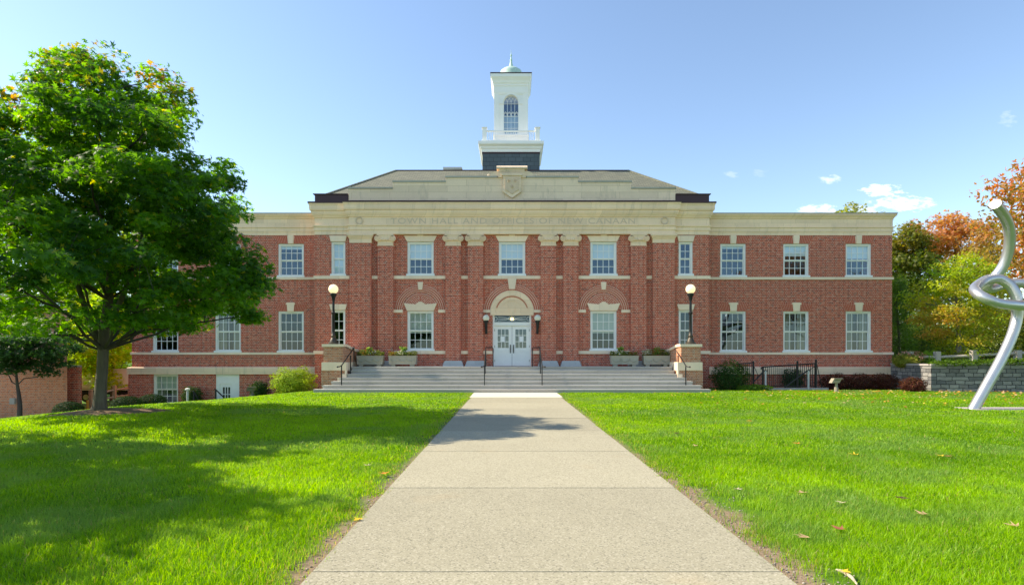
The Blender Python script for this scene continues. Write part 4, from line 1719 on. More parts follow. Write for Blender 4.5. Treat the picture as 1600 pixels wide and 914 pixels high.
# ------------------------------------------------------------------ the big maple
mz = float(gz(*MT))
maple = thing('maple_tree', 'large green maple with red tinged top on the lawn before the brick front', 'tree', (MT[0], MT[1], mz), None)
outline_r = [(12.75, .3), (12.4, 2.0), (11.8, 2.8), (10.7, 3.2), (9.6, 3.3), (9.1, 4.0), (8.5, 4.9), (7.9, 5.2), (7.4, 5.2), (6.7, 5.0), (6.0, 5.3), (5.2, 5.9), (4.5, 6.3), (3.8, 6.1), (3.3, 5.2), (2.9, 3.6), (2.6, 2.0)]
outline_l = [(12.75, .3), (12.4, 2.6), (11.8, 3.0), (10.7, 3.3), (9.6, 3.8), (9.1, 4.6), (8.5, 5.2), (7.9, 5.6), (7.4, 5.9), (6.7, 6.3), (6.0, 6.6), (5.2, 6.8), (4.5, 6.7), (3.8, 6.5), (3.3, 6.0), (2.9, 5.2), (2.6, 4.2)]
KS = 15.0 / 19.5
oz = EYE + (np.array([a for a, b in outline_r])[::-1] - EYE) * KS
orr = np.array([b for a, b in outline_r])[::-1] * KS
oll = np.array([b for a, b in outline_l])[::-1] * KS


def maple_env(z, a):
    """crown radius at height z in direction a"""
    r_ = np.interp(z, oz, orr)
    l_ = np.interp(z, oz, oll)
    k = .5 + .5 * math.cos(a)
    r0 = l_ + (r_ - l_) * k
    return r0 * (1 + .13 * math.sin(3 * a + 1.6 * z) + .11 * math.sin(7 * a - 2.7 * z))


cl, rad = [], []
rs = random.Random(5)
tries = 0
while len(cl) < 365 and tries < 60000:
    tries += 1
    z = rs.uniform(2.35, 10.25)
    a = rs.uniform(0, 2 * math.pi)
    r1 = maple_env(z, a)
    if rs.random() > r1 / 5.2 + .22:
        continue
    u = 1 - abs(rs.gauss(0, .26)) if rs.random() < .7 else rs.uniform(.1, .75)
    rr = .58 if u > .6 else .68
    rho = max(0, min(1.0, u) * r1 - rr * .45)
    x, y = MT[0] + rho * math.cos(a), MT[1] + rho * math.sin(a) * .95
    if z < 3.2 and rho < 1.8:
        continue
    if mnoise.noise(Vector((x * .55, y * .55, z * .8))) < -.30:
        continue
    # keep the crown as tall and wide as it stands in reality, seen from the walk
    px, py = 800 + x / y * FOC, 556 - (z + .28 - EYE) / y * FOC
    if py < 66 or px > 432 + 10 * rs.random():
        continue
    lim = np.interp(py, [60, 80, 100, 150, 200, 225, 250, 275, 310, 330, 360, 400, 430, 460, 490, 510], [205, 255, 285, 295, 300, 345, 385, 396, 388, 380, 400, 425, 440, 436, 400, 330])
    if px > lim - 10:
        continue
    liml = np.interp(py, [60, 80, 110, 130, 150], [140, 45, 38, 5, -80])
    if px < liml + 14:
        continue
    if min(((x - c[0]) ** 2 + (y - c[1]) ** 2 + (1.6 * (z - c[2])) ** 2 for c in cl), default=9) < .25:
        continue
    cl.append((x, y, z))
    rad.append(rr * rs.uniform(.7, 1.3))
cl = np.array(cl)
P_, N_, S_, ci = cluster_leaves(cl, rad, 215, .5, (.08, .18), .8)
out = np.stack([P_[:, 0] - MT[0], P_[:, 1] - MT[1], np.zeros(len(P_))], 1)
N_ += .06 * out
t = np.clip(rng.normal(.45, .22, len(P_)) + .2 * rng.normal(size=len(cl))[ci], 0, 1)
C_ = lerp_col((.013, .054, .009), (.075, .175, .012), t)
# autumn colour starts at the tips of the top
hot = np.zeros(len(cl))
for (px, py, w_, am) in ((205, 80, 22, .75), (240, 100, 26, .95), (272, 125, 20, .85), (294, 165, 14, .5), (12, 148, 18, .6), (26, 185, 14, .45), (128, 215, 9, .6), (438, 415, 14, .9), (60, 100, 30, .35), (110, 90, 30, .3), (160, 75, 30, .35)):
    cpx, cpy = 800 + cl[:, 0] / cl[:, 1] * FOC, 556 - (cl[:, 2] - EYE) / cl[:, 1] * FOC
    hot = np.maximum(hot, am * np.exp(-((cpx - px) ** 2 + (cpy - py) ** 2) / w_ ** 2))
h = np.clip(hot[ci] * 1.25 * (rng.uniform(0, 1, len(P_)) < .2 + .45 * hot[ci]) * rng.uniform(.4, 1, len(P_)), 0, 1)
red = lerp_col((.30, .14, .02), (.42, .05, .025), rng.uniform(0, 1, len(P_)))
C_ = C_ * (1 - h[:, None]) + red * h[:, None]
yel = (rng.uniform(0, 1, len(P_)) < .03)
C_[yel] = C_[yel] * .4 + np.array([.28, .24, .02]) * .6
mo = (MT[0], MT[1], mz)
leaves('crown', P_, N_, S_, C_, LEAF_MAPLE, M['leaf_maple'], maple, mo)
tb = MB()
tr_pts = [(MT[0] + dx_, MT[1] + dy_, mz + h_) for dx_, dy_, h_ in ((0, 0, -.2), (0, 0, .0), (.02, 0, .2), (.04, 0, .6), (.07, .02, 1.1), (.10, .02, 1.65), (.14, 0, 2.2), (.22, .05, 3.0), (.26, .1, 4.0), (.24, .1, 5.1), (.2, .15, 6.4), (.15, .1, 8))]
tr_r = [.26, .225, .165, .14, .13, .125, .125, .105, .09, .075, .055, .03]
tb.tube(tr_pts, tr_r, 14)
for (ex, ey, ez, r0, h0) in ((-1.3, .3, 5.7, .10, 5), (1.5, -.4, 5.2, .09, 6), (-.5, 1.4, 6.6, .085, 6)):
    p0 = Vector(tr_pts[h0])
    p1 = Vector((MT[0] + ex, MT[1] + ey, ez))
    m_ = p0.lerp(p1, .35) + Vector((ex * .22, ey * .2, -.1))
    pts = [p0 * (1 - u) ** 2 + m_ * 2 * u * (1 - u) + p1 * u * u for u in np.linspace(0, 1, 9)]
    rd = [r0 * (1 - .7 * u) for u in np.linspace(0, 1, 9)]
    tb.tube(pts, rd, 10)
tb.build('trunk', M['bark'], maple, smooth_=True)
lb = MB()
branches(lb, tr_pts[5:], tr_r[5:], [tuple(c) for c in cl], 46, 3)
lb.build('limbs', M['bark_dark'], maple)


def tree(name, label, base, clusters, rad, per, size, cols, shape=LEAF_OVAL, trunk_r=.16, hot=None, seed=1, group=None, flat=.6, bark='bark', limbs=14, up=.6, lean=0.0, mat='leaf', cat='tree', trunk_top=None):
    t_ = thing(name, label, cat, base, group)
    cl_ = np.array(clusters)
    P, Nn, S, ci_ = cluster_leaves(cl_, rad, per, flat, size, up)
    tt = np.clip(rng.normal(.5, .25, len(P)) + .2 * rng.normal(size=len(cl_))[ci_], 0, 1)
    C = lerp_col(cols[0], cols[1], tt)
    if hot is not None:
        w = np.clip(hot(cl_)[ci_] * rng.uniform(.4, 1.2, len(P)), 0, 1)
        C = C * (1 - w[:, None]) + lerp_col(cols[2], cols[3], rng.uniform(0, 1, len(P))) * w[:, None]
    leaves('crown', P, Nn, S, C, shape, M[mat], t_, base)
    top = trunk_top or (cl_[:, 2].max() - .8)
    n = 8
    pts = [(base[0] + lean * u + .08 * math.sin(5 * u), base[1], base[2] - .1 + (top - base[2]) * u) for u in np.linspace(0, 1, n)]
    rr = [trunk_r * (1.25 if i == 0 else 1) * (1 - .8 * i / n) for i in range(n)]
    tb_ = MB().tube(pts, rr, 9)
    branches(tb_, pts[1:], rr[1:], [tuple(c) for c in cl_], limbs, seed)
    tb_.build('trunk', M[bark], t_, smooth_=True)
    return t_


def ellip(c, r, n, seed, shell=.5, gap=.5, bumps=.2):
    rs_ = random.Random(seed)
    o, k = [], 0
    while len(o) < n and k < 20000:
        k += 1
        d = Vector((rs_.gauss(0, 1), rs_.gauss(0, 1), rs_.gauss(0, 1))).normalized()
        u = rs_.uniform(shell, 1) if rs_.random() < .8 else rs_.uniform(.2, 1)
        u *= 1 + bumps * math.sin(4 * d.x + seed) * math.cos(5 * d.z + 2 * seed)
        p = (c[0] + d.x * r[0] * u, c[1] + d.y * r[1] * u, c[2] + d.z * r[2] * u)
        if min((sum((a - b) ** 2 for a, b in zip(p, q)) for q in o), default=99) < gap * gap:
            continue
        o.append(p)
    return o


# a second maple, just outside the frame, throws the shade across the near lawn
cl2 = ellip((-14.3, 7.4, 5.6), (4.0, 4.6, 3.2), 150, 4, .45, .5)
tree('shade_maple', 'green maple beside the lawn whose shade darkens the near grass', (-14.5, 7.5, float(gz(-14.5, 7.5))), cl2, [1.0] * len(cl2), 90, (.2, .3), ((.03, .09, .012), (.07, .16, .016)), LEAF_MAPLE, .22, seed=4)

# trees behind the terrace and along the sides
GB = 1.15         # level of the raised garden
cl_t = ellip((23.9, 29.9, 4.5), (2.55, 1.9, 2.75), 130, 8, .5, .42)


def hot_dog(c):
    return .62 * np.clip(1.2 * np.exp(-((c[:, 0] - 22.2) ** 2) / 1.6 - ((c[:, 2] - 3.0) ** 2) / 2.6) + .6 * np.exp(-((c[:, 0] - 25.6) ** 2) / 1.2) + .35 * (np.sin(c[:, 0] * 7 + c[:, 2] * 5) > .6), 0, 1)


tree('dogwood_tree', 'broad dogwood with yellow green leaves turning orange low down behind the stone wall', (23.8, 30.1, GB), cl_t, [.66] * len(cl_t), 110, (.11, .19), ((.12, .24, .012), (.33, .42, .025), (.46, .13, .05), (.5, .2, .08)), LEAF_OVAL, .14, hot_dog, 8, flat=.5, bark='twig')
cl_t = ellip((34.0, 43.5, 8.6), (5.0, 3.0, 4.4), 110, 9, .5, .7)
tree('orange_maple', 'maple with orange red crown rising behind the yellow green dogwood', (34.3, 43.5, GB), cl_t, [1.0] * len(cl_t), 110, (.2, .3), ((.16, .2, .03), (.36, .24, .05), (.40, .14, .07), (.42, .20, .10)), LEAF_MAPLE, .2, lambda c: np.clip((c[:, 2] - 8.5) / 2.5, 0, 1), 9)
cl_t = ellip((29.6, 42.5, 7.6), (1.9, 2.0, 5.2), 80, 10, .4, .6)
tree('oak_tree', 'tall dark oak turning yellow brown beside the end of the brick wing', (29.6, 42.5, GB - .5), cl_t, [.95] * len(cl_t), 120, (.18, .28), ((.035, .07, .012), (.09, .14, .015), (.22, .20, .02), (.27, .17, .03)), LEAF_MAPLE, .22, lambda c: np.clip((c[:, 2] - 8.0) / 5 + .3 * np.sin(c[:, 0] * 9), 0, .7), 10)
cl_t = [(23.7 + .75 * (1 - u) ** .6 * math.cos(k * 2.4), 34.6 + .75 * (1 - u) ** .6 * math.sin(k * 2.4), 1.4 + 5.0 * u) for k, u in enumerate(np.linspace(0, 1, 70))]
tree('arborvitae', 'narrow dark green arborvitae at the corner of the brick wing', (23.7, 34.6, GB), cl_t, [.5] * len(cl_t), 130, (.10, .18), ((.03, .085, .012), (.09, .18, .015)), LEAF_BLADE, .1, None, 12, flat=1.2, up=.2)
cl_t = [c for c in ellip((30.2, 49.5, 12.2), (2.4, 2, 2.6), 40, 13, .4, .7)]
tree('far_tree', 'yellow green treetop peeping over the parapet of the wing by the sculpture', (30.2, 49.5, 0), cl_t, [1.0] * len(cl_t), 90, (.2, .3), ((.13, .17, .02), (.28, .27, .03)), LEAF_MAPLE, .2, None, 13)


for (px, Y, rx, rz_, cols, lab) in ((1418, 40, 2.4, 1.5, ((.04, .08, .015), (.11, .16, .03)), 'dark green shrub behind the arborvitae and the pink flowering shrub'), (1470, 38, 2.6, 2.0, ((.05, .10, .015), (.14, .2, .03)), 'green rhododendron mass behind the dogwood trunk'),
                                  (1560, 37, 3.0, 2.2, ((.06, .11, .015), (.2, .22, .03)), 'broad olive green shrub on the terrace behind the sculpture stem'),
                                  (1660, 36, 3.0, 2.6, ((.06, .11, .015), (.24, .2, .03)), 'olive green shrub on the terrace at the picture edge')):
    cl_t = ellip((PX(px, Y), Y, GB + rz_ * .9), (rx, 1.4, rz_), 60, int(px), .3, .5)
    tree('terrace_shrub', lab, (PX(px, Y), Y, GB), cl_t, [.8] * len(cl_t), 80, (.14, .22), cols, LEAF_OVAL, .08, None, int(px) % 50, cat='shrub', limbs=8)


n = 9000
fx = rng.uniform(34, 85, n)
fzz = rng.uniform(0, 1, n) ** .8 * (5.5 + 2.5 * np.sin(fx * .5) + 1.5 * np.sin(fx * 1.7))
P = np.stack([fx, 60 + rng.normal(0, 1.2, n) + .03 * fx, fzz + .9], 1)
wo_ = leaves('distant_woods', P, rng.normal(size=(n, 3)) + (0, -.4, .4), rng.uniform(.4, .8, n), lerp_col((.05, .09, .02), (.20, .20, .04), rng.uniform(0, 1, n)), LEAF_MAPLE, M['leaf_soft'], None, (0, 0, 0))
tag(wo_, 'far wood of mixed green and yellow foliage beyond the terrace garden', 'woods', kind='stuff')


def vis_red(c):
    return np.clip(.75 + .4 * np.sin(c[:, 0] * 4 + c[:, 2] * 3), 0, 1)


cl_t = [c for c in ellip((20.4, 19.8, 6.5), (4.2, 2.6, 2.55), 150, 14, .35, .5) if (800 + c[0] / c[1] * FOC) > 1540]
tree('cherry_tree', 'tree with drooping rust red leaves hanging above the steel sculpture', (22.0, 20.6, 0), cl_t, [.72] * len(cl_t), 120, (.13, .22), ((.12, .15, .02), (.2, .2, .03), (.42, .10, .045), (.5, .2, .08)), LEAF_OVAL, .2, vis_red, 14, flat=.75, up=.05, bark='twig')

# left background
cl_t = ellip((-31.5, 43, 6.0), (4.6, 3, 6.4), 140, 15, .4, .8)
tree('lime_tree', 'tall yellow green tree behind the trunk of the big maple', (-31.5, 43, -1.2), cl_t, [1.1] * len(cl_t), 90, (.22, .34), ((.12, .23, .012), (.32, .40, .02), (.35, .28, .03), (.4, .3, .04)), LEAF_MAPLE, .25, lambda c: .3 * (np.sin(c[:, 0] * 5) > .7), 15)
cl_t = ellip((-26.3, 36.5, 2.6), (1.9, 1.5, 3.4), 70, 16, .4, .55)
tree('young_maple', 'bright young maple with hanging yellow green leaves by the wooden fence', (-26.0, 36.6, -1.1), cl_t, [.8] * len(cl_t), 90, (.18, .28), ((.18, .32, .015), (.40, .50, .03), (.5, .34, .04), (.5, .3, .05)), LEAF_MAPLE, .12, lambda c: .12 * np.exp(-((c[:, 2] - 3) ** 2)), 16)
cl_t = ellip((-48, 62, 4.0), (6.5, 3, 5.2), 90, 17, .4, .9)
tree('distant_tree', 'hazy yellow green tree far behind the neighbouring brick house', (-48, 62, -1.3), cl_t, [1.4] * len(cl_t), 90, (.3, .45), ((.10, .17, .02), (.22, .27, .03)), LEAF_MAPLE, .25, None, 17)
cl_t = [c for c in ellip((-22.2, 25.0, 1.95), (2.7, 1.5, 1.15), 75, 18, .2, .42)]
tree('dark_maple', 'small spreading dark leaved tree before the neighbouring brick house', (-22.1, 25.2, float(gz(-22.1, 25.2))), cl_t, [.55] * len(cl_t), 95, (.12, .2), ((.012, .045, .012), (.03, .09, .02)), LEAF_MAPLE, .12, None, 18, flat=.45, bark='bark_dark', trunk_top=1.2)


# ------------------------------------------------------------------ shrubs
def shrub(name, label, c, r, n, size, cols, shape=LEAF_OVAL, cat='shrub', group=None, tight=False, hot=None, bumps=.15, mat='leaf_soft'):
    z0 = float(gz(c[0], c[1])) if c[2] is None else c[2]
    t_ = thing(name, label, cat, (c[0], c[1], z0), group)
    d = rng.normal(size=(n, 3))
    d /= np.linalg.norm(d, axis=1, keepdims=True)
    u = rng.uniform(0, 1, n) ** (.12 if tight else .3)
    if not tight:
        u *= 1 + bumps * np.sin(d[:, 0] * 6 + c[0]) * np.cos(d[:, 2] * 7 + c[1]) + bumps * .6 * np.sin(d[:, 1] * 11 + 3 * d[:, 0])
    P = d * u[:, None] * np.array(r)
    P[:, 2] = np.where(P[:, 2] < -.75 * r[2], -.75 * r[2], P[:, 2])
    P += np.array([c[0], c[1], z0 + r[2] * .78])
    Nn = d + rng.normal(size=(n, 3)) * .5
    Nn[:, 2] += .4
    tt = np.clip(rng.normal(.5, .28, n), 0, 1)
    C = lerp_col(cols[0], cols[1], tt)
    if hot:
        w = rng.uniform(0, 1, n) < hot * np.clip(.5 + d[:, 2], 0, 1)
        C[w] = lerp_col(cols[2], cols[3], rng.uniform(0, 1, n))[w]
    leaves('foliage', P, Nn, rng.uniform(size[0], size[1], n), C, shape, M[mat], t_, (c[0], c[1], z0))
    st_ = MB()
    rs_ = random.Random(n)
    for k in range(7):
        a = rs_.uniform(0, 6.28)
        st_.tube([(c[0] + .1 * r[0] * math.cos(a), c[1] + .1 * r[1] * math.sin(a), z0 - .05), (c[0] + .35 * r[0] * math.cos(a), c[1] + .35 * r[1] * math.sin(a), z0 + r[2] * .7),
                  (c[0] + .6 * r[0] * math.cos(a), c[1] + .6 * r[1] * math.sin(a), z0 + r[2] * 1.25)], [.025, .018, .006], 5)
    st_.build('stems', M['bark_dark'], t_)
    return t_


YB = 28.0
shrub('bright_shrub', 'bright yellow green shrub beside the brick step pier', (PX(459, YB), YB, None), (1.12, .8, .72), 6500, (.07, .12), ((.13, .23, .015), (.36, .46, .05)), bumps=.2)
shrub('yew_shrub', 'dark green rounded yew beside the brick pier and black railing', (PX(1141, YB), YB, None), (.98, .75, .84), 6500, (.06, .10), ((.012, .045, .012), (.05, .11, .02)), bumps=.12)
for i, (px, Y, rx, lab) in enumerate(((107, 22.0, .52, 'clipped dark boxwood beside the maple trunk, next to the brick house'), (199, 23.0, .62, 'clipped dark boxwood between the maple trunk and the basement window'), (238, 24.0, .58, 'clipped dark boxwood directly before the basement window'))):
    shrub('boxwood', lab, (PX(px, Y), Y, None), (rx, .5, .34), 4200, (.04, .07), ((.008, .028, .01), (.025, .06, .014)), group='clipped boxwoods below the maple', tight=True)
for (px, w_, lab) in ((1305, .85, 'dark red barberry behind the floodlight'), (1345, .9, 'dark red barberry in the bed below the wing windows'), (1382, .78, 'dark red barberry at the corner of the brick wing'), (1427, .54, 'small dark red barberry in front of the sunlit stone wall end')):
    Yb = 28.6 if px < 1400 else 26.7
    shrub('barberry', lab, (PX(px, Yb), Yb, None), (w_, .6, .46 if w_ > .6 else .40), 3600, (.05, .09), ((.035, .012, .012), (.11, .03, .02), (.16, .05, .02), (.10, .07, .03)), group='red barberries along the brick wing', hot=.3)
for (px, py, Y, r_, lab) in ((300, 613, 29.6, .55, 'small dark shrub against the brick beside the basement window'), (405, 607, 29.3, .5, 'small dark shrub beside the basement door and bright shrub'), (1240, 590, 29.8, .62, 'dark green shrub seen through the black iron railing')):
    shrub('dark_shrub', lab, (PX(px, Y), Y, None), (r_, .4, r_ * .95), 1800, (.07, .12), ((.015, .045, .012), (.04, .10, .02)))
shrub('ground_ivy', 'low green ground plants at the foot of the black railing', (PX(1180, 27.4), 27.4, None), (.9, .3, .18), 1500, (.06, .1), ((.05, .12, .012), (.12, .22, .02)), cat='ground plants')

# ------------------------------------------------------------------ raised garden and stone retaining wall
gw = 27.2
wx = PX(1455, gw)
MB_g = MB()
MB_g.add([(wx + .3, gw + .4, GB), (90, gw - 7.6, GB + .55), (90, 90, GB + 1.5), (HW + .2, 90, GB + 1.2), (HW + .2, W - .2, GB), (wx + .3, W - .2, GB)], [(0, 1, 2, 3, 4, 5)])
tag(MB_g.build('garden_ground', M['ground']), kind='structure')
rw = thing('retaining_wall', 'grey fieldstone retaining wall with a sunlit return below the terrace garden', 'stone wall', (wx, gw, 0))
wb = MB()
xe, ye, ze = 40.0, gw - 2.4, 1.75
wb.add([(wx, gw, -.2), (xe, ye, -.2), (xe, ye, ze), (wx, gw, 1.22), (wx + .4, gw + .42, -.2), (xe, ye + .42, -.2), (xe, ye + .42, ze), (wx + .4, gw + .42, 1.22)],
       [(0, 1, 2, 3), (3, 2, 6, 7), (4, 7, 6, 5)])
wb.box(wx, wx + .4, gw + .003, W - .2, -.2, 1.22)
wb.build('wall_face', M['rubble'], rw)
cpb = MB()
cpb.add([(wx - .04, gw - .05, 1.222), (xe, ye - .05, ze + .002), (xe, ye + .45, ze + .002), (wx - .04, gw + .45, 1.222), (wx - .04, gw - .05, 1.31), (xe, ye - .05, ze + .09), (xe, ye + .45, ze + .09), (wx - .04, gw + .45, 1.31)],
        [(0, 3, 2, 1), (4, 5, 6, 7), (0, 1, 5, 4), (3, 0, 4, 7), (2, 3, 7, 6)])
cpb.box(wx - .04, wx + .44, gw + .452, W - .2, 1.222, 1.31)
cpb.build('wall_cap', M['granite'], rw)
# plants along the top of the wall
Y = 29.5
shrub('rose_shrub', 'shrub with pink flower heads above the sunlit end of the stone wall', (PX(1424, Y), Y, GB), (.75, .6, .46), 2600, (.07, .12), ((.07, .14, .02), (.17, .22, .05), (.6, .22, .22), (.55, .32, .28)), hot=.45)
shrub('golden_grass', 'tufted golden green ornamental grass on top of the sunlit wall end', (PX(1418, 29.2), 29.2, GB), (.75, .4, .34), 1800, (.18, .3), ((.13, .19, .02), (.3, .27, .05)), LEAF_BLADE, cat='grass plant')
shrub('lily_clump', 'fresh green strappy leaves growing under the dogwood trunk', (PX(1452, 29.6), 29.6, GB), (.6, .4, .42), 700, (.35, .55), ((.12, .26, .02), (.24, .38, .04)), LEAF_BLADE, cat='plant')
shrub('pink_shrub', 'grey green shrub with a few pink flowers behind the sculpture stem', (PX(1560, 29.4), 29.4, GB), (1.0, .6, .62), 2600, (.07, .12), ((.07, .11, .03), (.18, .2, .08), (.6, .2, .25), (.6, .25, .3)), hot=.12)
ivy_parts = []
for k in range(60):
    u = k / 59
    x = wx + .2 + (xe - 12 - wx) * u
    y = gw + (ye - gw) * (x - wx) / (xe - wx) + .05
    z = 1.22 + (ze - 1.22) * (x - wx) / (xe - wx)
    ivy_parts.append((x, y, z + .12 + .05 * math.sin(k * 1.7)))
P, Nn, S, ci_ = cluster_leaves(np.array(ivy_parts), [.30] * 60, 90, .5, (.07, .13), .6)
C = lerp_col((.04, .10, .012), (.13, .22, .02), rng.uniform(0, 1, len(P)))
ivo = leaves('trailing_ivy', P, Nn, S, C, LEAF_OVAL, M['leaf_soft'], None, (0, 0, 0))
tag(ivo, 'green trailing plants spilling over the top of the grey stone wall', 'ivy')
gf = thing('post_and_rail', 'pale granite posts joined by weathered rails above the stone wall', 'fence', (PX(1465, 29.2), 29.2, GB))
for px in (1422, 1464, 1521, 1590):
    Y = 29.2 - (px - 1464) * .006
    x = PX(px, Y)
    MB().box(x - .12, x + .12, Y - .12, Y + .12, GB, PZ(549 if px < 1500 else 547, Y)).build('post', M['granite'], gf)
MB().tube([(PX(1405, 29.5), 29.5, 1.68), (PX(1464, 29.2), 29.2, 1.64), (PX(1521, 28.85), 28.85, 1.72), (PX(1592, 28.45), 28.45, 1.84), (PX(1660, 28.2), 28.2, 1.93)], .07, 8).build('rail', M['granite'], gf)

# ------------------------------------------------------------------ planters with flowers
def planter(px0, px1, label, plabel, seed):
    Y = 28.55
    x0, x1 = PX(px0, Y), PX(px1, Y)
    z = 7 * RISE
    t_ = thing('stone_planter', label, 'planter', ((x0 + x1) / 2, Y + .22, z), 'cast stone planters on the landing')
    b = MB()
    cx = (x0 + x1) / 2
    w = (x1 - x0) / 2
    zb, zt_ = z + .11, z + .52
    b.prism([(cx - w * .97, zb), (cx + w * .97, zb), (cx + w, zt_), (cx - w, zt_)], Y, Y + .44)
    b.box(cx - w - .02, cx + w + .02, Y - .02, Y + .46, zt_, zt_ + .035)
    for k in range(3):      # swags in relief
        c0 = cx + (k - 1) * w * .62
        b.tube([(c0 + w * .28 * math.cos(a), Y - .006, zt_ - .1 - .16 * math.sin(a)) for a in np.linspace(0, math.pi, 9)], [.018, .022, .026, .03, .034, .03, .026, .022, .018], 6)
    b.build('trough', M['planter'], t_)
    for s in (-1, 1):
        MB().box(cx + s * w * .68 - .1, cx + s * w * .68 + .1, Y + .04, Y + .40, z, zb).build('foot', M['planter'], t_)
    MB().box(cx - w + .04, cx + w - .04, Y + .03, Y + .41, zt_ + .03, zt_ + .04).build('soil', M['soil'], t_)
    p = thing('planter_flowers', plabel, 'flowers', (cx, Y + .22, zt_ + .04), 'flowers in the stone planters')
    rs_ = np.random.default_rng(seed)
    n = 900
    X = rs_.uniform(-w * 1.02, w * 1.02, n)
    hh = .10 + .12 * vnoise(X + seed, X * 0, .35, seed) + .06
    if seed in (1, 4):
        hh = hh + .10 * (np.abs(X) < .5)
    P = np.stack([cx + X, Y + .22 + rs_.normal(0, .13, n), zt_ + .04 + rs_.uniform(0, 1, n) * hh], 1)
    C = lerp_col((.05, .12, .02), (.20, .20, .05), rs_.uniform(0, 1, n))
    wh = (np.sin(X * 5 + seed) > .55) & (rs_.uniform(0, 1, n) < .5) & (P[:, 2] > zt_ + .1)
    C[wh] = np.array([.6, .6, .55])
    rd_ = (np.sin(X * 4 + seed * 2) > .5) & (rs_.uniform(0, 1, n) < .35)
    C[rd_] = np.array([.30, .10, .03])
    leaves('flowers', P, rs_.normal(size=(n, 3)) + (0, 0, .6), rs_.uniform(.05, .1, n), C, LEAF_OVAL, M['leaf_soft'], p, tuple(p.location))
    n = 60
    sx = (-.1, .05, -.2, .1)[seed - 1] * w
    P = np.stack([cx + sx + rs_.normal(0, .08, n), Y + .2 + rs_.normal(0, .05, n), zt_ + .1 + rs_.uniform(0, .36, n)], 1)
    C = lerp_col((.06, .18, .03), (.25, .34, .08), rs_.uniform(0, 1, n))
    Nn = rs_.normal(size=(n, 3))
    Nn[:, 2] *= .25
    leaves('tall_leaves', P, Nn, rs_.uniform(.12, .2, n), C, LEAF_OVAL, M['leaf_soft'], p, tuple(p.location))


planter(557, 598, 'cast stone planter on the landing, touching the lamp pier by the maple', 'mixed flowers and green spike in the planter touching the lamp pier by the maple', 1)
planter(607, 650, 'cast stone planter under the tall window, second from the lamp pier by the maple', 'mixed flowers in the planter under the tall window on the maple side', 2)
planter(955, 998, 'cast stone planter under the tall window on the sculpture side', 'trailing plants in the planter under the tall window on the sculpture side', 3)
planter(1006, 1047, 'cast stone planter touching the handrail below the lamp pier by the sculpture', 'white flowers in the planter touching the handrail by the sculpture side pier', 4)

# ------------------------------------------------------------------ iron railing over the areaway, stair rails, floodlights
Yr = 28.4
rl = thing('iron_railing', 'black iron railing with thin uprights around the stairwell below the wing', 'railing', (PX(1225, Yr), Yr, 0))
rx0, rx1 = PX(1190, Yr), PX(1276, Yr)


def rz(x):
    return PZ(574, Yr) + (PZ(567.5, Yr) - PZ(574, Yr)) * (x - rx0) / (rx1 - rx0)


MB().tube([(rx0 - .02, Yr, rz(rx0) - .1), (rx0 - .02, Yr, rz(rx0) - .02), (rx0 + .05, Yr, rz(rx0) + .02), (rx1, Yr, rz(rx1))], .03, 8).build('top_rail', M['iron'], rl)
MB().box(rx0, rx1, Yr - .015, Yr + .015, .16, .20).build('bottom_rail', M['iron'], rl)
for px in (1192, 1246, 1275):
    x = PX(px, Yr)
    b = MB().box(x - .035, x + .035, Yr - .035, Yr + .035, 0, rz(x) + (.12 if px > 1200 else 0))
    if px > 1200:
        b.ball((x, Yr, rz(x) + .15), .055, 8, 6)
    b.build('post', M['iron'], rl)
n = 27
for k in range(1, n):
    x = rx0 + (rx1 - rx0) * k / n
    MB().box(x - .011, x + .011, Yr - .011, Yr + .011, .17, rz(x)).build('upright', M['iron'], rl)
MB().tube([(rx1, Yr, rz(rx1)), (rx1 + .3, Yr + .05, .05)], .018, 6).build('brace', M['iron'], rl)
MB().tube([(rx1, Yr, rz(rx1) - .1), (rx1 - .25, Yr + 1.0, .7)], .018, 6).build('brace', M['iron'], rl)
MB().box(PX(1172, Yr), PX(1292, Yr), Yr - .16, Yr + .12, -.05, .10).build('kerb', M['step'], rl)
r2 = thing('side_railing', 'short black iron railing half hidden by the dark yew', 'railing', (PX(1165, Yr + .5), Yr + .5, 0))
Y2 = Yr + .5
x0, x1 = PX(1150, Y2), PX(1177, Y2)
MB().tube([(x0, Y2, PZ(568.5, Y2)), (x1 - .1, Y2, PZ(567, Y2)), (x1, Y2, PZ(565.5, Y2))], .028, 8).build('top_rail', M['iron'], r2)
MB().box(x1 - .035, x1 + .035, Y2 - .035, Y2 + .035, 0, PZ(564, Y2)).build('post', M['iron'], r2)
MB().box(x0, x1, Y2 - .013, Y2 + .013, .16, .2).build('bottom_rail', M['iron'], r2)
for k in range(1, 9):
    x = x0 + (x1 - x0) * k / 9
    MB().box(x - .011, x + .011, Y2 - .011, Y2 + .011, .17, PZ(568, Y2)).build('upright', M['iron'], r2)
MB().tube([(x1, Y2, 1.25), (x1 + .14, Y2 - .2, .75), (x1 + .16, Y2 - .2, .05)], .015, 6).build('brace', M['iron'], r2)
for (pa_, pb_, lab) in (((1195, 579), (1176, 598), 'slanting black stair rail between the yew and the long iron railing'), ((1262, 579), (1226, 612), 'slanting black stair rail crossing in front of the long iron railing')):
    Y3 = Yr - .35
    xa, xb = PX(pa_[0], Y3), PX(pb_[0], Y3)
    za, zb = PZ(pa_[1], Y3), max(.12, PZ(pb_[1], Y3))
    t_ = thing('stair_rail', lab, 'handrail', (xa, Y3, 0), 'slanting stair rails by the stairwell')
    MB().tube([(xa + .12, Y3 + .2, za - .1), (xa + .12, Y3 + .05, za), (xa + .02, Y3, za + .01), (xa - .05, Y3, za - .02), (xb, Y3, zb)], .032, 8).build('rail', M['iron'], t_)
    MB().box(xa + .0, xa + .07, Y3 - .03, Y3 + .03, 0, za).build('post', M['step_side'], t_)


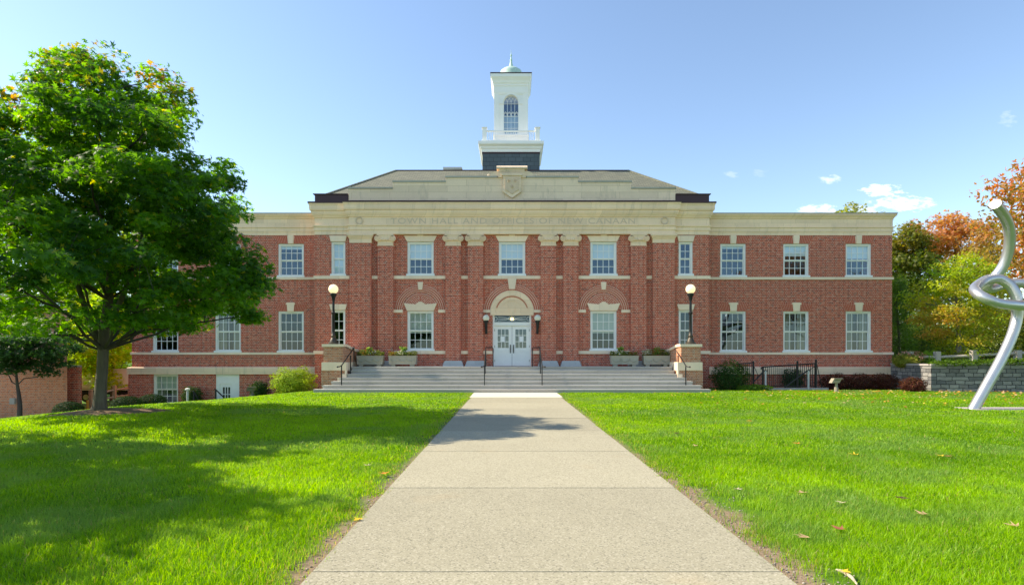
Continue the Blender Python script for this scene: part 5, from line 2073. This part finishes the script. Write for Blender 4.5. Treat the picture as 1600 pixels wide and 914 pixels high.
def floodlight(px, py_top, py_bot, Y, label, w, mat, turn=1):
    x = PX(px, Y)
    zt = PZ(py_top, Y)
    z0 = float(gz(x, Y)) - .05
    t_ = thing('floodlight', label, 'floodlight', (x, Y, z0), 'ground floodlights before the building')
    zb = zt - w * .6
    MB().lathe((x + .05, Y, z0), [(.09, 0), (.09, (zb - z0) * .55), (.06, (zb - z0) * .6), (.06, zb - z0)], 10).build('stand', M[mat], t_)
    b = MB()
    # an open box: hood, cheeks and back, leaning toward the facade
    x0, x1 = x - w * .5, x + w * .5
    b.add([(x0 - .05, Y - .12, zb), (x1 - .05, Y - .12, zb), (x1 + .05, Y - .16, zt), (x0 + .05, Y - .16, zt), (x0 - .05, Y + .14, zb), (x1 - .05, Y + .14, zb), (x1 + .05, Y + .10, zt), (x0 + .05, Y + .10, zt)],
          [(0, 1, 2, 3), (3, 2, 6, 7), (0, 3, 7, 4), (1, 5, 6, 2), (0, 4, 5, 1), (4, 7, 6, 5)])
    b.build('housing', M[mat], t_)
    MB().add([(x0 + .04, Y - .1265, zb + .05), (x1 - .1, Y - .1265, zb + .05), (x1 - .02, Y - .152, zt - .05), (x0 + .09, Y - .152, zt - .05)], [(0, 1, 2, 3)]).build('lens', M['glass_dark'], t_)
    MB().box(x0 + .03, x1 + .08, Y - .2, Y - .13, zt - .02, zt + .012).build('hood', M[mat], t_)


M['bronze_paint'] = m_plain('tan_paint', (.34, .29, .22), .6)
M['grey_paint'] = m_plain('dark_olive_paint', (.12, .12, .09), .6)
floodlight(1305, 591, 611, 26.6, 'tan boxy floodlight on a short stand at the edge of the lawn by the barberries', .36, 'bronze_paint')
floodlight(393, 604.5, 622, 27.0, 'dark boxy floodlight on a post before the basement door', .32, 'grey_paint')
t_ = thing('bollard_light', 'thin grey bollard light beside the basement window', 'bollard light', (PX(293, 28), 28, float(gz(PX(293, 28), 28))))
x = PX(293, 28)
z0 = float(gz(x, 28)) - .05
MB().lathe((x, 28, z0), [(.05, 0), (.05, PZ(609, 28) - z0)], 10).build('post', M['step_side'], t_)
MB().lathe((x, 28, z0), [(.11, PZ(609, 28) - z0), (.11, PZ(607, 28) - z0), (.03, PZ(606, 28) - z0)], 12).build('cap', M['white'], t_)
for (pa_, pb_, lab) in (((337, 608.5), (353, 624), 'slanting black iron rail at the basement door'), ((303, 612), (313, 629), 'slanting black iron rail between basement window and basement door')):
    Y3 = 29.2
    xa, xb = PX(pa_[0], Y3), PX(pb_[0], Y3)
    za, zb = PZ(pa_[1], Y3), PZ(pb_[1], Y3)
    t_ = thing('stair_rail', lab, 'handrail', (xa, Y3, -.7), 'slanting rails of the basement steps')
    MB().tube([(xa - .06, Y3, za + .02), (xa, Y3, za), (xb, Y3, zb), (xb + .2, Y3, zb - .2)], .035, 8).build('rail', M['iron'], t_)
    MB().box(xa - .03, xa + .03, Y3 - .03, Y3 + .03, -1.1, za).build('post', M['iron'], t_)

# ------------------------------------------------------------------ steel sculpture
SY = 17.8
sc_t = thing('steel_sculpture', 'tall brushed steel tube sculpture tied in a loose knot on the lawn', 'sculpture', (PX(1521, SY), SY, 0))


def SPt(px, py, d=0.0):
    Y = SY + d
    return (PX(px, Y), Y, PZ(py, Y))


ctrl = [SPt(1519, 643, 0), SPt(1540, 605.5, .05), SPt(1563, 564, .12), SPt(1579.6, 528.6, .2), SPt(1588, 501, .25), SPt(1589.5, 480, .22), SPt(1587, 460, .22), SPt(1577, 445, .3), SPt(1561, 436, .38),
        SPt(1543, 437, .36), SPt(1529.5, 444.5, .2), SPt(1523, 451.5, -.1), SPt(1528, 459, -.42), SPt(1541, 466.5, -.62), SPt(1559, 473.7, -.7), SPt(1582, 476.6, -.7), SPt(1602, 477, -.5), SPt(1621, 471, -.05), SPt(1626, 458, .5),
        SPt(1616, 447, .95), SPt(1592, 442, 1.15), SPt(1567, 445, 1.2), SPt(1550, 451, 1.1), SPt(1541, 450, .95), SPt(1545, 441, .85), SPt(1556, 431, .8), SPt(1566, 418, .72), SPt(1573, 402, .62), SPt(1577, 384, .5), SPt(1578, 366, .36),
        SPt(1575, 350, .2), SPt(1567.5, 335, -.02), SPt(1555, 319, -.35)]


def catmull(P, k=6):
    P = [Vector(p) for p in P]
    o = []
    for i in range(len(P) - 1):
        p0, p1, p2, p3 = P[max(i - 1, 0)], P[i], P[i + 1], P[min(i + 2, len(P) - 1)]
        for j in range(k):
            t = j / k
            o.append(.5 * ((2 * p1) + (p2 - p0) * t + (2 * p0 - 5 * p1 + 4 * p2 - p3) * t * t + (3 * p1 - p0 - 3 * p2 + p3) * t ** 3))
    o.append(P[-1])
    return o


MB().tube(catmull(ctrl), .152, 28).build('tube', M['steel'], sc_t, smooth_=True)
MB().box(PX(1512, SY), PX(1700, SY), SY - .35, SY + .55, -.05, .035).build('base_plate', M['granite'], sc_t)

# ------------------------------------------------------------------ neighbouring brick house, fence, van
hy = 27.0
hx = PX(105, hy)
gzh = float(gz(hx, hy)) - .3
nh = thing('brick_house', 'low orange red brick house behind the dark leaved tree', 'house', (hx - 6, hy, gzh))
topz = PZ(478, hy)
def slab(pts, z0, z1):
    n_ = len(pts)
    return MB().add([(x, y, z0) for x, y in pts] + [(x, y, z1) for x, y in pts], [tuple(range(n_))[::-1], tuple(range(n_, 2 * n_))] + [(i, (i + 1) % n_, (i + 1) % n_ + n_, i + n_) for i in range(n_)])


slab([(hx - 20, hy), (hx, hy), (hx - 8, hy + 9), (hx - 20, hy + 9)], gzh, topz).build('wall', M['brick_left'], nh)
slab([(hx - 20.1, hy - .12), (hx + .12, hy - .12), (hx - 7.9, hy + 9.1), (hx - 20.1, hy + 9.1)], topz, topz + .16).build('cornice', M['white'], nh)
pxr = PX(128, hy + .5)
slab([(hx - .4, hy + .5), (pxr, hy + .5), (pxr - .6, hy + 1.1), (hx - 1.0, hy + 1.1)], gzh, PZ(573, hy + .5)).build('side_pier', M['brick'], nh)
slab([(hx - .4, hy + .45), (pxr + .04, hy + .45), (pxr - .6, hy + 1.15), (hx - 1.0, hy + 1.15)], PZ(573, hy + .5), PZ(571, hy + .5)).build('pier_cap', M['coping'], nh)
wn_ = MB()
wx0, wx1 = PX(-30, hy), PX(13, hy)
wn_.box(wx0, wx1, hy - .06, hy - .002, PZ(531, hy), PZ(523, hy))
wn_.box(wx0, wx1, hy - .04, hy - .002, PZ(575, hy), PZ(572, hy))
wn_.build('window_trim', M['white'], nh)
MB().box(PX(18, hy), PX(26, hy), hy - .12, hy - .002, PZ(631, hy), PZ(622, hy)).build('meter_box', M['granite'], nh)

fn = thing('split_rail_fence', 'rustic brown split rail fence running behind the maple trunk', 'fence', (PX(180, 31), 31, -1.1))
posts = [(142, 609, 640, 29.5), (179, 602, 626, 30.5), (203, 600, 622, 31.3)]
for (px, a, b, Y) in posts:
    x = PX(px, Y)
    MB().box(x - .07, x + .07, Y - .07, Y + .07, PZ(b, Y) - .3, PZ(a, Y)).build('post', M['timber'], fn)
for (y0a, y0b, y0c) in ((618, 609, 606), (628, 620, 617)):
    MB().tube([(PX(142, 29.5), 29.5, PZ(y0a, 29.5)), (PX(179, 30.5), 30.5, PZ(y0b, 30.5)), (PX(205, 31.3), 31.3, PZ(y0c, 31.3))], .055, 7).build('rail', M['timber'], fn)
M['orange'] = m_plain('orange_plastic', (.75, .30, .03), .5)
t_ = thing('marker_post', 'short orange marker post at the foot of the maple, beside the fence', 'post', (PX(137, 28), 28, PZ(638, 28)))
MB().lathe((PX(137, 28), 28, PZ(640, 28)), [(.055, 0), (.055, .45), (.04, .48)], 10).build('sleeve', M['orange'], t_)
MB().lathe((PX(137, 28), 28, PZ(640, 28) - .1), [(.09, 0), (.09, .1)], 10).build('foot', M['iron'], t_)

VY = 36.5
van = thing('white_van', 'white box van parked beyond the wooden fence, mostly hidden by the maple trunk', 'van', (PX(160, VY), VY, -1.3))
vx0, vx1 = PX(120, VY), PX(207, VY)
vz = -1.3
M['van_paint'] = m_plain('van_white_paint', (.86, .87, .88), .3, var=.04)
M['tyre'] = m_plain('tyre_rubber', (.02, .02, .02), .8)
b = MB()
b.box(vx0, vx1, VY, VY + 1.9, vz + .78, vz + 2.12)
b.box(vx0 - .02, vx1 + .02, VY - .02, VY + 1.92, vz + 2.12, vz + 2.17)
b.build('box_body', M['van_paint'], van)
MB().box(vx0 + .05, vx1 - .05, VY + .1, VY + 1.8, vz + .5, vz + .779).build('chassis', M['tyre'], van)
MB().box(vx0 + .2, vx1 - .2, VY - .02, VY - .002, vz + .84, vz + .90).build('side_stripe', M['step_side'], van)
for x in (vx0 + .6, vx1 - .65):
    w_ = MB().lathe((x, VY + .2, vz + .33), [(.18, 0), (.33, .02), (.33, .2), (.3, .22)], 20, 'y').build('wheel', M['tyre'], van)
    MB().lathe((x, VY - .02, vz + .33), [(.18, 0), (.17, .015), (.05, .03)], 14, 'y').build('rim', M['steel'], w_)
MB().box(vx1 + .003, vx1 + .03, VY + .1, VY + .3, vz + .8, vz + .95).build('tail_lamp', M['orange'], van)

# ------------------------------------------------------------------ grass
def grass_field():
    VV, TT, CC = [], [], []
    base = 0

    def zone(y0, y1, dens, w, h):
        area_x = (-1.05 * y1 - 3, 1.05 * y1 + 3)
        n = int((area_x[1] - area_x[0]) * (y1 - y0) * dens)
        x = rng.uniform(*area_x, n)
        y = rng.uniform(y0, y1, n)
        k = (np.abs(x) < .98 * y + 1.5)
        e = np.abs(x - walk_c(y)) + .05 * vnoise(x, y, .35, 31) - (WALK_HW + np.where(y > joints[0], .07, 0))
        k &= e > -.015
        side = np.where(x > 0, 1.0, .5)
        bare = (vnoise(x, y, .8, 2) * .55 + vnoise(x, y, .25, 5) * .45 - .22) * side * (1.35 * np.clip((10.5 - y) / 6, 0, 1) + .22)
        keep = np.clip((e - bare) / .25 + .2 + 1.1 * (vnoise(x, y, .55, 41) - .45), 0.1, 1)
        k &= rng.uniform(0, 1, n) < keep
        k &= ~((((x - MT[0] - .1) / 1.5) ** 2 + ((y - MT[1] - .15) / 1.05) ** 2) < 1)
        k &= ~((x < -15.0 - (y - 18.6) * .72) & (y > 18.5) & (y < 24.9))
        k &= ~((np.abs(x) < 9.2) & (y > 25.75))
        k &= ~((x > wx - .1) & (y > gw - 2.4))
        k &= ~((np.abs(x) > 9.2) & (y > 27.6) & (x > 0))
        k &= ~((x < -21) & (y > 26))
        k &= ~((x > PX(1512, SY)) & (x < PX(1700, SY)) & (np.abs(y - SY - .1) < .47))
        x, y = x[k], y[k]
        n = len(x)
        z = gz(x, y)
        a = rng.uniform(0, 2 * np.pi, n)
        patch = vnoise(x, y, 1.3, 1) * .5 + vnoise(x, y, .4, 3) * .5
        tuft = vnoise(x, y, .18, 7)
        hh = h * rng.uniform(.55, 1.25, n) * (.65 + .5 * patch + .35 * tuft)
        ee = np.abs(x - walk_c(y)) - WALK_HW
        hh *= np.clip(.55 + ee * 1.2, .5, 1)
        ww = w * rng.uniform(.7, 1.3, n)
        lean = rng.uniform(.15, .95, n) * hh
        la = a + rng.normal(0, .9, n) + np.pi / 2
        ca, sa = np.cos(a), np.sin(a)
        p0 = np.stack([x - ca * ww / 2, y - sa * ww / 2, z - .005], 1)
        p1 = np.stack([x + ca * ww / 2, y + sa * ww / 2, z - .005], 1)
        mx, my = x + np.cos(la) * lean * .3, y + np.sin(la) * lean * .3
        p2 = np.stack([mx + ca * ww * .4, my + sa * ww * .4, z + hh * .6], 1)
        p3 = np.stack([mx - ca * ww * .4, my - sa * ww * .4, z + hh * .6], 1)
        p4 = np.stack([x + np.cos(la) * lean, y + np.sin(la) * lean, z + hh], 1)
        V = np.stack([p0, p1, p2, p3, p4], 1).reshape(-1, 3)
        nonlocal base
        idx = base + np.arange(n)[:, None, None] * 5 + np.array([[0, 1, 2], [0, 2, 3], [3, 2, 4]])[None]
        base += n * 5
        wide = vnoise(x, y, 3.2, 9) * .6 + vnoise(x, y, 1.1, 13) * .4
        t = np.clip(.2 + .5 * patch + rng.normal(0, .22, n) + .7 * (wide - .5), 0, 1)
        C = lerp_col((.080, .21, .005), (.32, .51, .010), t)
        dry = rng.uniform(0, 1, n) < (.03 + .25 * np.clip(1 - ee / .5, 0, 1) * (ee < .5))
        dull = np.clip((vnoise(x, y, 2.1, 21) * .5 + vnoise(x, y, .55, 23) * .5 - .47) * 3.2, 0, .85)[:, None]
        C = C * (1 - dull) + np.array([.17, .30, .06]) * dull
        C[dry] = lerp_col((.28, .26, .07), (.40, .33, .14), rng.uniform(0, 1, n))[dry]
        VV.append(V)
        TT.append(idx.reshape(-1, 3))
        CC.append(np.repeat(C, 5, axis=0))
    zone(3.3, 6.5, 5200, .0055, .062)
    zone(6.5, 10, 3000, .008, .058)
    zone(10, 16, 1300, .013, .055)
    zone(16, 29.5, 520, .024, .05)
    o = np_mesh('grass', np.concatenate(VV), np.concatenate(TT), M['grass'], None, np.concatenate(CC))
    tag(o, 'bright green mown lawn grass on both sides of the walk', 'grass', kind='stuff')


grass_field()

# ------------------------------------------------------------------ fallen leaves
FL = LEAF_MAPLE
tone = {'yellow': (.72, .50, .05), 'tan': (.50, .33, .19), 'pale tan': (.62, .50, .36), 'brown': (.10, .06, .035), 'orange': (.62, .25, .05), 'red brown': (.38, .13, .08)}
spots = [(1333, 710, 'yellow', .17, 'large yellow fallen maple leaf on the grass below the railing'), (1468, 712, 'yellow', .15, 'bright yellow fallen leaf curled up before the sculpture'),
         (1482, 713, 'red brown', .12, 'red brown fallen leaf touching the bright yellow one before the sculpture'), (1253, 769, 'tan', .13, 'tan fallen leaf lying alone in the middle of the near grass'),
         (1154, 765, 'pale tan', .10, 'pale curled fallen leaf near the edge of the walk'), (1314, 785, 'pale tan', .10, 'small pale fallen leaf below the large yellow leaf'),
         (1409, 779, 'brown', .13, 'dark brown fallen leaf sunk in the near grass'), (1441, 803, 'tan', .13, 'pinkish tan fallen leaf beside a yellow grass blade'),
         (1311, 827, 'red brown', .14, 'orange brown fallen leaf in the grass above the bare earth'), (1255, 838, 'tan', .13, 'pinkish fallen leaf at the border of grass and bare earth'),
         (1583, 821, 'tan', .12, 'tan fallen leaf in the grass far from the walk, near the picture edge'), (1322, 893, 'yellow', .09, 'small yellow leaf on the bare earth beside the white root'),
         (1171, 658, 'orange', .14, 'orange fallen leaf on the lawn before the steps'), (1057, 677, 'brown', .14, 'dark curled fallen leaf in the grass close to the walk'), (1086, 697, 'tan', .13, 'tan fallen leaf in the grass close to the walk, below the dark curled one'),
         (1245, 693, 'orange', .13, 'small orange fallen leaf between the walk and the large yellow leaf'), (1225, 708, 'brown', .11, 'small brown fallen leaf below the small orange one'),
         (600, 740, 'orange', .14, 'orange fallen leaf in the grass border on the maple side of the walk'), (558, 808, 'yellow', .11, 'yellow fallen leaf at the walk edge on the maple side'), (574, 727, 'pale tan', .11, 'pale fallen leaf in the grass on the maple side, above the orange one')]
for (px, py, col, sz, lab) in spots:
    Y = FOC * (EYE - .05) / (py - 556)
    x = PX(px, Y)
    lv, lt = FL
    a = random.uniform(0, 6.28)
    curl = random.uniform(.15, .5)
    pts = []
    for (u, v, w_) in lv:
        zz = (.05 if abs(x - walk_c(Y)) > 1.86 else .022) + sz * (curl * (u * u + .5 * v * v)) + random.uniform(0, .12) * sz
        pts.append((sz * (u * math.cos(a) - v * math.sin(a)), sz * (u * math.sin(a) + v * math.cos(a)), zz))
    cc = np.array(tone[col])[None] * np.random.default_rng(int(px)).uniform(.75, 1.2, (len(pts), 1))
    o = np_mesh('fallen_leaf', np.array(pts), lt, M['leaf_dry'], None, cc, loc=(x, Y, float(gz(x, Y))))
    tag(o, lab, 'leaf', 'fallen leaves on the lawn')
# scattered far litter
n = 900
x = rng.uniform(6, 24, n)
y = 18 + 9.5 * rng.uniform(0, 1, n) ** .6
k = rng.uniform(0, 1, n) < np.clip((x - 5) / 15, .05, 1)
x, y = x[k], y[k]
P = np.stack([x, y, gz(x, y) + .055], 1)
Nn = rng.normal(size=(len(x), 3)) * .35 + (0, 0, 1)
pal = np.array([(.62, .30, .06), (.65, .45, .08), (.5, .2, .06), (.5, .34, .2)])
lt_o = leaves('leaf_litter', P, Nn, rng.uniform(.07, .13, len(x)), pal[rng.integers(0, 4, len(x))], LEAF_MAPLE, M['leaf_dry'], None, (0, 0, 0))
tag(lt_o, 'many small orange and yellow leaves strewn over the lawn near the stone wall', 'fallen leaves', kind='stuff')
# pebbles on the bare earth, a pale root
pv, pt, pc = [], [], []
base = 0
oct_v = np.array([(1, 0, 0), (-1, 0, 0), (0, 1, 0), (0, -1, 0), (0, 0, .6), (0, 0, -.6)])
oct_t = np.array([(0, 2, 4), (2, 1, 4), (1, 3, 4), (3, 0, 4), (2, 0, 5), (1, 2, 5), (3, 1, 5), (0, 3, 5)])
for i in range(1400):
    s = 1 if random.random() < .75 else -1
    y = random.uniform(3.3, 9)
    x = walk_c(y) + s * (WALK_HW + .02 + abs(random.gauss(0, .28)) * (1 if s > 0 else .5))
    r_ = random.uniform(.004, .014)
    rr = oct_v * r_ * np.array([random.uniform(.7, 1.3), random.uniform(.7, 1.3), 1])
    pv.append(rr + (x, y, float(gz(x, y)) + r_ * .3))
    pt.append(oct_t + base)
    base += 6
    g = random.uniform(.18, .5)
    pc.append(np.tile([[g, g * .9, g * .78]], (6, 1)))
pb = np_mesh('pebbles', np.concatenate(pv), np.concatenate(pt), M['leaf_dry'], None, np.concatenate(pc))
tag(pb, 'small pebbles on the bare earth beside the walk', 'pebbles', kind='stuff')
Y = 4.5
rt = MB().tube([(PX(1307, 4.42), 4.42, .025), (PX(1318, 4.34), 4.34, .04), (PX(1330, 4.26), 4.25, .03), (PX(1341, 4.15), 4.16, .012)], [.008, .015, .013, .006], 8)
r0 = rt.build('bare_root', m_plain('bleached_wood', (.46, .38, .28), .85, var=.25, scale=30), smooth_=True)
tag(r0, 'pale bleached root lying on the bare earth beside the walk', 'root')
